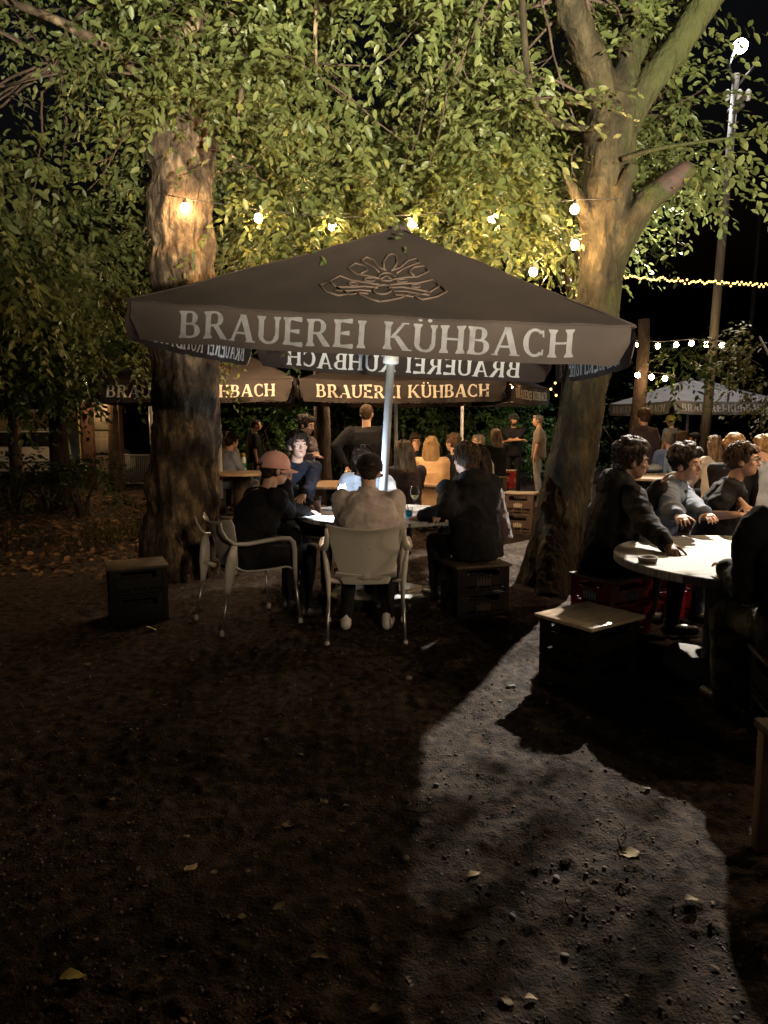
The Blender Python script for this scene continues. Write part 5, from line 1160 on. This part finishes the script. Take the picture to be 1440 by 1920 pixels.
q = at(168, 716, 16.2); t = thing('wall_lantern', 'small bright lantern glowing through leaves left of the brown parasol', 'lantern', q); MB().lathe([(.0, .12), (.10, .10), (.11, .07), (.0, .06)]).build('lantern_cap', M['black_metal'], t); MB().ell((0, 0, 0), (.065, .065, .07), None, 10, 7).build('bulb', M['bulb'], t); MB().tube([(0, 0, .1), (0, .3, .16), (0, .75, .16)], .015, 6).build('bracket', M['black_metal'], t)
p = at(284, 800, 15.5); t = thing('thin_post', 'thin white post left of the plane tree before the gate', 'post', (p.x, 15.5, 0)); MB().tube([(0, 0, -.05), (0, 0, 2.0)], .045, 12).lathe([(.045, 2.0), (.06, 2.02), (.06, 2.06), (.0, 2.10)]).build('post', M['white_metal'], t)

# ------------------------------------------------------------------ garden wall, gate, car beyond the dark trees
wy = 17.0
def wx(u): return at(u, 800, wy).x
t = thing('garden_wall', 'garden wall with brown brick pillars, a grey white door and a yellow plaster stretch', 'wall', (wx(190), wy, 0)); o = Vector((wx(190), wy, 0))
for u in (167, 217): MB().box(Vector((wx(u), wy, 1.05))-o, (.26, .26, 2.3), bevel=.01).build('pillar', M['brick'], t); MB().box(Vector((wx(u), wy, 2.24))-o, (.34, .34, .08), bevel=.01).build('pillar_cap', M['wall_dark'], t)
dr = MB().box(Vector((wx(192), wy+.03, 1.0))-o, (.46, .05, 2.0), bevel=.006).build('door', M['door'], t)
for z in (.45, 1.0, 1.55): MB().box(Vector((wx(192), wy-.005, z))-o, (.36, .03, .36), bevel=.008).build('door_panel', M['door'], dr)
MB().box(Vector((wx(155), wy+.05, 1.0))-o, (.18, .16, 2.1), bevel=.008).build('plaster_strip', M['plaster'], t)
p = at(252, 820, wy); t = thing('garden_gate', 'low white barred gate beside the brick pillar', 'gate', (p.x, wy, 0))
for k in range(19): MB().tube([(-.42+k*.046, 0, .10), (-.42+k*.046, 0, .80)], .009, 6).build('bar', M['gate_metal'], t)
for z in (.12, .78): MB().box((0, 0, z), (.90, .03, .035)).build('rail', M['gate_metal'], t)
p = at(112, 735, 20.6); t = thing('house', 'pale yellow house front seen through gaps in the dark trees', 'house', (p.x-1.5, 21.2, 0))
b = MB(); b.box((0, .3, 2.6), (5.4, .5, 5.2)); b.build('facade', M['plaster'], t, smooth=False)
for x in (-1.3, .5, 1.9):
    f_ = MB().box((x, .03, 2.5), (.9, .06, 1.3), bevel=.01).build('window', M['white_metal'], t); MB().box((x, -.004, 2.5), (.74, .02, 1.14)).build('window_pane', M['carglass'], f_)
MB().box((0, .1, 5.3), (5.8, 1.2, .25), bevel=.02).build('eaves', M['wall_dark'], t)
p = at(95, 830, 19.0)
t = thing('parked_car', 'silver parked car glinting behind the bushes at the left edge', 'car', (p.x, 18.4, 0), .06)
b = MB()
prof = [(-2.1, .35), (-2.12, .62), (-1.95, .86), (-1.35, .93), (-.75, 1.36), (.55, 1.40), (1.25, .96), (1.95, .84), (2.12, .60), (2.1, .35)]
n_ = len(prof)
def carw(z): return .84 if z < .95 else .84-.22*(z-.95)/.45
b.add([(x, s*carw(z), z) for s in (-1, 1) for x, z in prof], [(k, (k+1) % n_, n_+(k+1) % n_, n_+k) for k in range(n_)]+[tuple(range(n_))[::-1], tuple(range(n_, 2*n_))])
b.build('car_body', M['car'], t, bevel=.05)
for x0, x1 in ((-1.12, -.18), (-.12, .95)):
    MB().add([(x0+.0, -.852, .98), (x1, -.852, .98), (x1-(.32 if x1 > .5 else 0), -.79, 1.31), (x0+(.42 if x0 < -1 else 0), -.79, 1.31)], [(0, 1, 2, 3)]).build('car_window', M['carglass'], t, solid=.012)
for x in (-1.3, 1.3):
    wh = MB().tube([(x, -.90, .32), (x, -.68, .32)], .32, 28).build('wheel', M['tyre'], t, bevel=.02); MB().tube([(x, -.912, .32), (x, -.89, .32)], .20, 20).build('rim', M['chrome'], wh)
MB().box((0, -.853, .60), (3.3, .02, .035), bevel=.004).build('side_trim', M['chrome'], t); MB().box((0, -.79, 1.36), (1.5, .02, .02), bevel=.003).build('roof_rail', M['chrome'], t)
for s in (-.6, .6): MB().box((2.06, s, .68), (.12, .32, .13), bevel=.03).build('headlight', M['chrome'], t)

# ------------------------------------------------------------------ a wooden stool cut by the right edge, close to the photographer
q = at(1462, 1500, 2.25); t = thing('wooden_stool', 'brown wooden stool cut off by the edge of the picture, nearest the photographer', 'stool', (q.x+.19, 2.30, gz(q.x, 2.3)))
MB().box((0, 0, .46), (.36, .34, .035), bevel=.006).build('seat', M['board_dark'], t)
for sx in (-1, 1):
    for sy in (-1, 1): MB().box((sx*.145, sy*.135, .22), (.05, .05, .445), bevel=.005).build('leg', M['board'] if sx < 0 else M['board'], t)
for sy in (-1, 1): MB().box((0, sy*.135, .17), (.238, .022, .045), bevel=.004).build('stretcher', M['board'], t)

# ------------------------------------------------------------------ on the ground
def leaf_thing(label, u, v, size, rz, m, group):
    size *= .8; q = G(u, v); t = bpy.data.meshes.new('fallen_leaf'); n = 10; vs_ = []; fs_ = []
    for i in range(n+1):
        s = i/n; w_ = .32*math.sin(PI*min(1, s**.8))*(1+.12*math.sin(s*19)); cz = .10*math.sin(s*3.0+rz)+.02
        for j, x in enumerate((-1, -.5, 0, .5, 1)): vs_.append(((s-.5)*size, x*w_*size, size*(cz+.10*x*x*math.sin(s*4+rz*2)+.015*abs(x))))
    for i in range(n):
        for j in range(4): fs_.append((i*5+j, i*5+j+1, i*5+j+6, i*5+j+5))
    k = len(vs_); vs_ += [(-.5*size, .012*size, .03*size), (-.5*size, -.012*size, .03*size), (-.85*size, 0, .05*size)]; fs_.append((k, k+1, k+2))
    t.from_pydata(vs_, [], fs_); t.materials.append(m); t.polygons.foreach_set('use_smooth', np.ones(len(t.polygons), bool)); t.update()
    o = bpy.data.objects.new('fallen_leaf', t); col.objects.link(o); o.location = (q.x, q.y, gz(q.x, q.y)+.006); o.rotation_euler = (rng.normal(0, .12), rng.normal(0, .12), rz)
    setp(o, label, 'leaf', group); return o
leaf_thing('curled pale dry leaf with a dark stalk lying in the lit patch of soil', 1172, 1600, .115, 2.7, M['leaf_dry'], 'single fallen leaves')
leaf_thing('rounded pale leaf lying in the lit soil left of the curled leaf', 886, 1632, .062, .4, M['leaf_dry'], 'single fallen leaves')
leaf_thing('small pale leaf in the lit soil close to the shadow on the right', 1292, 1705, .062, .2, M['leaf_dry'], 'single fallen leaves')
leaf_thing('white-edged leaf at the bottom of the lit patch', 992, 1876, .045, .1, M['leaf_dry'], 'single fallen leaves')
leaf_thing('yellow leaf in the darkest part of the ground', 132, 1822, .085, .3, mat('yellow_leaf', (.42, .30, .06), .7, (.5, .4, .12), 20), 'single fallen leaves')
leaf_thing('green-brown leaf standing on its edge in the dark soil', 356, 1632, .07, 1.0, M['leaf_dry'], 'single fallen leaves')
leaf_thing('pale pointed leaf on the ground between the black crate and the sideways chair', 284, 1181, .13, .7, M['leaf_dry'], 'single fallen leaves')
lbl = 'small dry leaf lying scattered on the dark bare soil'
for u, v in [(240, 1542), (206, 1496), (150, 1340), (310, 1315), (160, 1242), (290, 1270), (70, 1370), (670, 1658), (465, 1634), (400, 1633), (516, 1698), (604, 1500), (645, 1510), (640, 1552), (535, 1548), (350, 1570), (132, 1412), (176, 1412), (503, 1390), (560, 1412), (1238, 1500), (75, 1098), (58, 1024), (112, 1162), (30, 1046), (700, 1890), (450, 1722), (600, 1790), (1210, 1480), (620, 1250), (950, 1880), (1105, 1345)]:
    leaf_thing(lbl, u+rng.normal(0, 3), v, rng.uniform(.035, .075), rng.uniform(0, 6), M['leaf_dull'], 'scattered dry leaves')
for k, (u, v, L, rz) in enumerate([(1165, 1570, .22, 1.2), (905, 1690, .10, -.9), (790, 1520, .16, .5), (1075, 1710, .12, 2.0), (870, 1745, .10, -.7)]):
    q = G(u, v); c_ = [Vector((L*(s-.5), .012*math.sin(s*7+k), .012+.01*math.sin(s*5+k))) for s in [j/8 for j in range(9)]]
    o = MB().tube(c_, [.0045-.0028*j/8 for j in range(9)], 6).tube([c_[5], c_[5]+Vector((.02, .03, .012))], [.0025, .001], 5).build('twig', M['bark_far']); o.location = (q.x, q.y, gz(q.x, q.y)); o.rotation_euler = (0, 0, rz)
    setp(o, ['long twig across the curled pale leaf', 'short dark twig left of the middle of the lit patch', 'bent twig along the left edge of the lit patch', 'short dark twig below the middle of the lit patch', 'little twig below the rounded pale leaf'][k], 'twig', 'twigs on the lit soil')
for k, (u, v, s, lab) in enumerate([(815, 1478, .014, 'white pebble at the top of the lit patch'), (757, 1602, .02, 'dark flat stone at the left edge of the lit patch'), (1040, 1638, .016, 'small white pebble in the middle of the lit patch'), (955, 1290, .028, 'flat pale stone in the narrow lit strip'), (765, 1275, .03, 'pale stone at the tip of the lit strip by the crate stool'), (958, 1712, .016, 'grey pebble below the middle of the lit patch'), (1055, 1785, .017, 'dark round stone low in the lit patch')]):
    q = G(u, v); b = MB(); b.ell((0, 0, s*.3), (s, s*.75, s*.55), None, 14, 10); o = b.build('pebble', M['stone'], None); bark_bumps(o, s*.25, 30, 20, k); o.location = (q.x, q.y, gz(q.x, q.y)); o.rotation_euler = (0, 0, k)
    setp(o, lab, 'pebble', 'stones on the lit soil')
# small litter nobody could count: crumbs of stone, leaf litter under the trees
n_ = 26000; yy = 1.5*np.exp(rng.uniform(0, 1.9, n_)); xx = rng.uniform(-.62, .62, n_)*yy
keep = rng.uniform(0, 1, n_) < .25+1.1*np.clip(vnoise(xx, yy, 1.7, 44)-.25, 0, 1); xx, yy = xx[keep], yy[keep]; n_ = len(xx)
bm = bmesh.new(); bmesh.ops.create_icosphere(bm, subdivisions=1, radius=1); bm.verts.index_update(); IV = np.array([v.co[:] for v in bm.verts]); IF = np.array([[v.index for v in f.verts] for f in bm.faces]); bm.free()
sz = np.minimum(.0016*np.exp(np.abs(rng.normal(0, .8, n_)))*(.75+.10*yy), .0085)
V = IV[None]*(1+rng.uniform(-.28, .28, (n_, len(IV), 1)))*np.stack([sz*rng.uniform(.7, 1.3, n_), sz*rng.uniform(.6, 1.1, n_), sz*rng.uniform(.35, .8, n_)], 1)[:, None]
an = rng.uniform(0, 6.28, n_); ca, sa = np.cos(an)[:, None], np.sin(an)[:, None]
V = np.stack([V[:, :, 0]*ca-V[:, :, 1]*sa+xx[:, None], V[:, :, 0]*sa+V[:, :, 1]*ca+yy[:, None], V[:, :, 2]+(height(xx, yy)+sz*.2)[:, None]], -1)
Fg = (IF[None]+len(IV)*np.arange(n_)[:, None, None]).reshape(-1, 3); me = bpy.data.meshes.new('gravel'); me.vertices.add(n_*len(IV)); me.vertices.foreach_set('co', V.astype(np.float32).ravel())
me.loops.add(len(Fg)*3); me.loops.foreach_set('vertex_index', Fg.astype(np.int32).ravel()); me.polygons.add(len(Fg)); me.polygons.foreach_set('loop_start', np.arange(len(Fg), dtype=np.int32)*3); me.polygons.foreach_set('loop_total', np.full(len(Fg), 3, np.int32)); me.update(calc_edges=True)
me.materials.append(leafmat('gravel_stone', (.02, .013, .009), (.20, .16, .125), 0.0, .9)); o = bpy.data.objects.new('gravel', me); col.objects.link(o); setp(o, kind='stuff')
n_ = 5200; P_ = np.stack([rng.uniform(-9.5, -2.1, n_), rng.uniform(7.0, 15.5, n_), np.zeros(n_)], 1)
P_ = P_[(P_[:, 0] < -.30*P_[:, 1]+.3+rng.normal(0, .5, len(P_)))]; P_[:, 2] = height(P_[:, 0], P_[:, 1])+.012
F_ = rng.normal(0, 1, P_.shape); F_[:, 2] *= .25; U_ = rng.normal(0, .35, P_.shape)+np.array([0, 0, 1])
setp(leaves_mesh('leaf_litter', P_, F_, U_, rng.uniform(.06, .13, len(P_)), M['leaf_brown']), kind='stuff')
n_ = 2600; P_ = np.stack([rng.uniform(-5.5, -2.6, n_), rng.normal(9.6, .55, n_), np.zeros(n_)], 1); P_[:, 2] = height(P_[:, 0], P_[:, 1]); keep = np.array([noise.noise(Vector((a*1.2, c_*1.2, 4))) > -.05 for a, c_, _ in P_]); P_ = P_[keep]
F_ = rng.normal(0, .35, P_.shape)+np.array([0, 0, 1]); U_ = rng.normal(0, 1, P_.shape)
setp(leaves_mesh('grass', P_, F_, U_, rng.uniform(.05, .12, len(P_)), M['leaf_olive'], wide=.2), kind='stuff')
n_ = 1500; rr_ = rng.uniform(0, 1, n_); P_ = np.stack([rng.uniform(-3.2, 3.0, n_), rng.uniform(9.0, 18.0, n_), np.zeros(n_)], 1); P_[:, 2] = height(P_[:, 0], P_[:, 1])+.01
F_ = rng.normal(0, 1, P_.shape); F_[:, 2] *= .2; U_ = rng.normal(0, .3, P_.shape)+np.array([0, 0, 1])
setp(leaves_mesh('leaf_litter', P_, F_, U_, rng.uniform(.04, .09, len(P_)), M['leaf_brown']), kind='stuff')
n_ = 2600; yy = 1.6*np.exp(rng.uniform(0, 1.75, n_)); P_ = np.stack([rng.uniform(-.62, .62, n_)*yy, yy, np.zeros(n_)], 1)
P_ = P_[np.array([noise.noise(Vector((a*.9, c_*.9, 8))) > -.08 for a, c_, _ in P_])]; P_[:, 2] = height(P_[:, 0], P_[:, 1])+.004
F_ = rng.normal(0, 1, P_.shape); F_[:, 2] *= .25; U_ = rng.normal(0, .4, P_.shape)+np.array([0, 0, 1])
setp(leaves_mesh('leaf_litter', P_, F_, U_, .008+.022*rng.uniform(0, 1, len(P_))**3, M['leaf_brown']), kind='stuff')
finalize()
bark_bumps(RT, .030, 11, 2.2, 9); bark_bumps(RT, .014, 30, 7, 19); bark_bumps(RT, .008, 66, 22, 29)
def ridge(a): return 1-np.abs(2*a-1)
for o in FOLDS:             # folds in the nearer clothes
    me = o.data; n_ = len(me.vertices); co = np.empty(n_*3, np.float32); me.vertices.foreach_get('co', co); co = co.reshape(-1, 3); no = np.empty(n_*3, np.float32); me.vertices.foreach_get('normal', no); no = no.reshape(-1, 3)
    x, y, z = co.T; sd = sum(map(ord, o.name)) % 50
    d = ridge(vnoise(x*.7+z*.75+y*.2, .5*x-.45*z+.6*y, 8, sd))**2*1.0 + ridge(vnoise(x*.9-z*.65-y*.3, .35*x+.5*z+.6*y, 10, sd+3))**2*.8 + ridge(vnoise(z*1.3+x*.3, x*.4-y*.5, 16, sd+5))**3*.4
    me.vertices.foreach_set('co', (co+no*((d-.7)*.0125)[:, None]).astype(np.float32).ravel()); me.update()
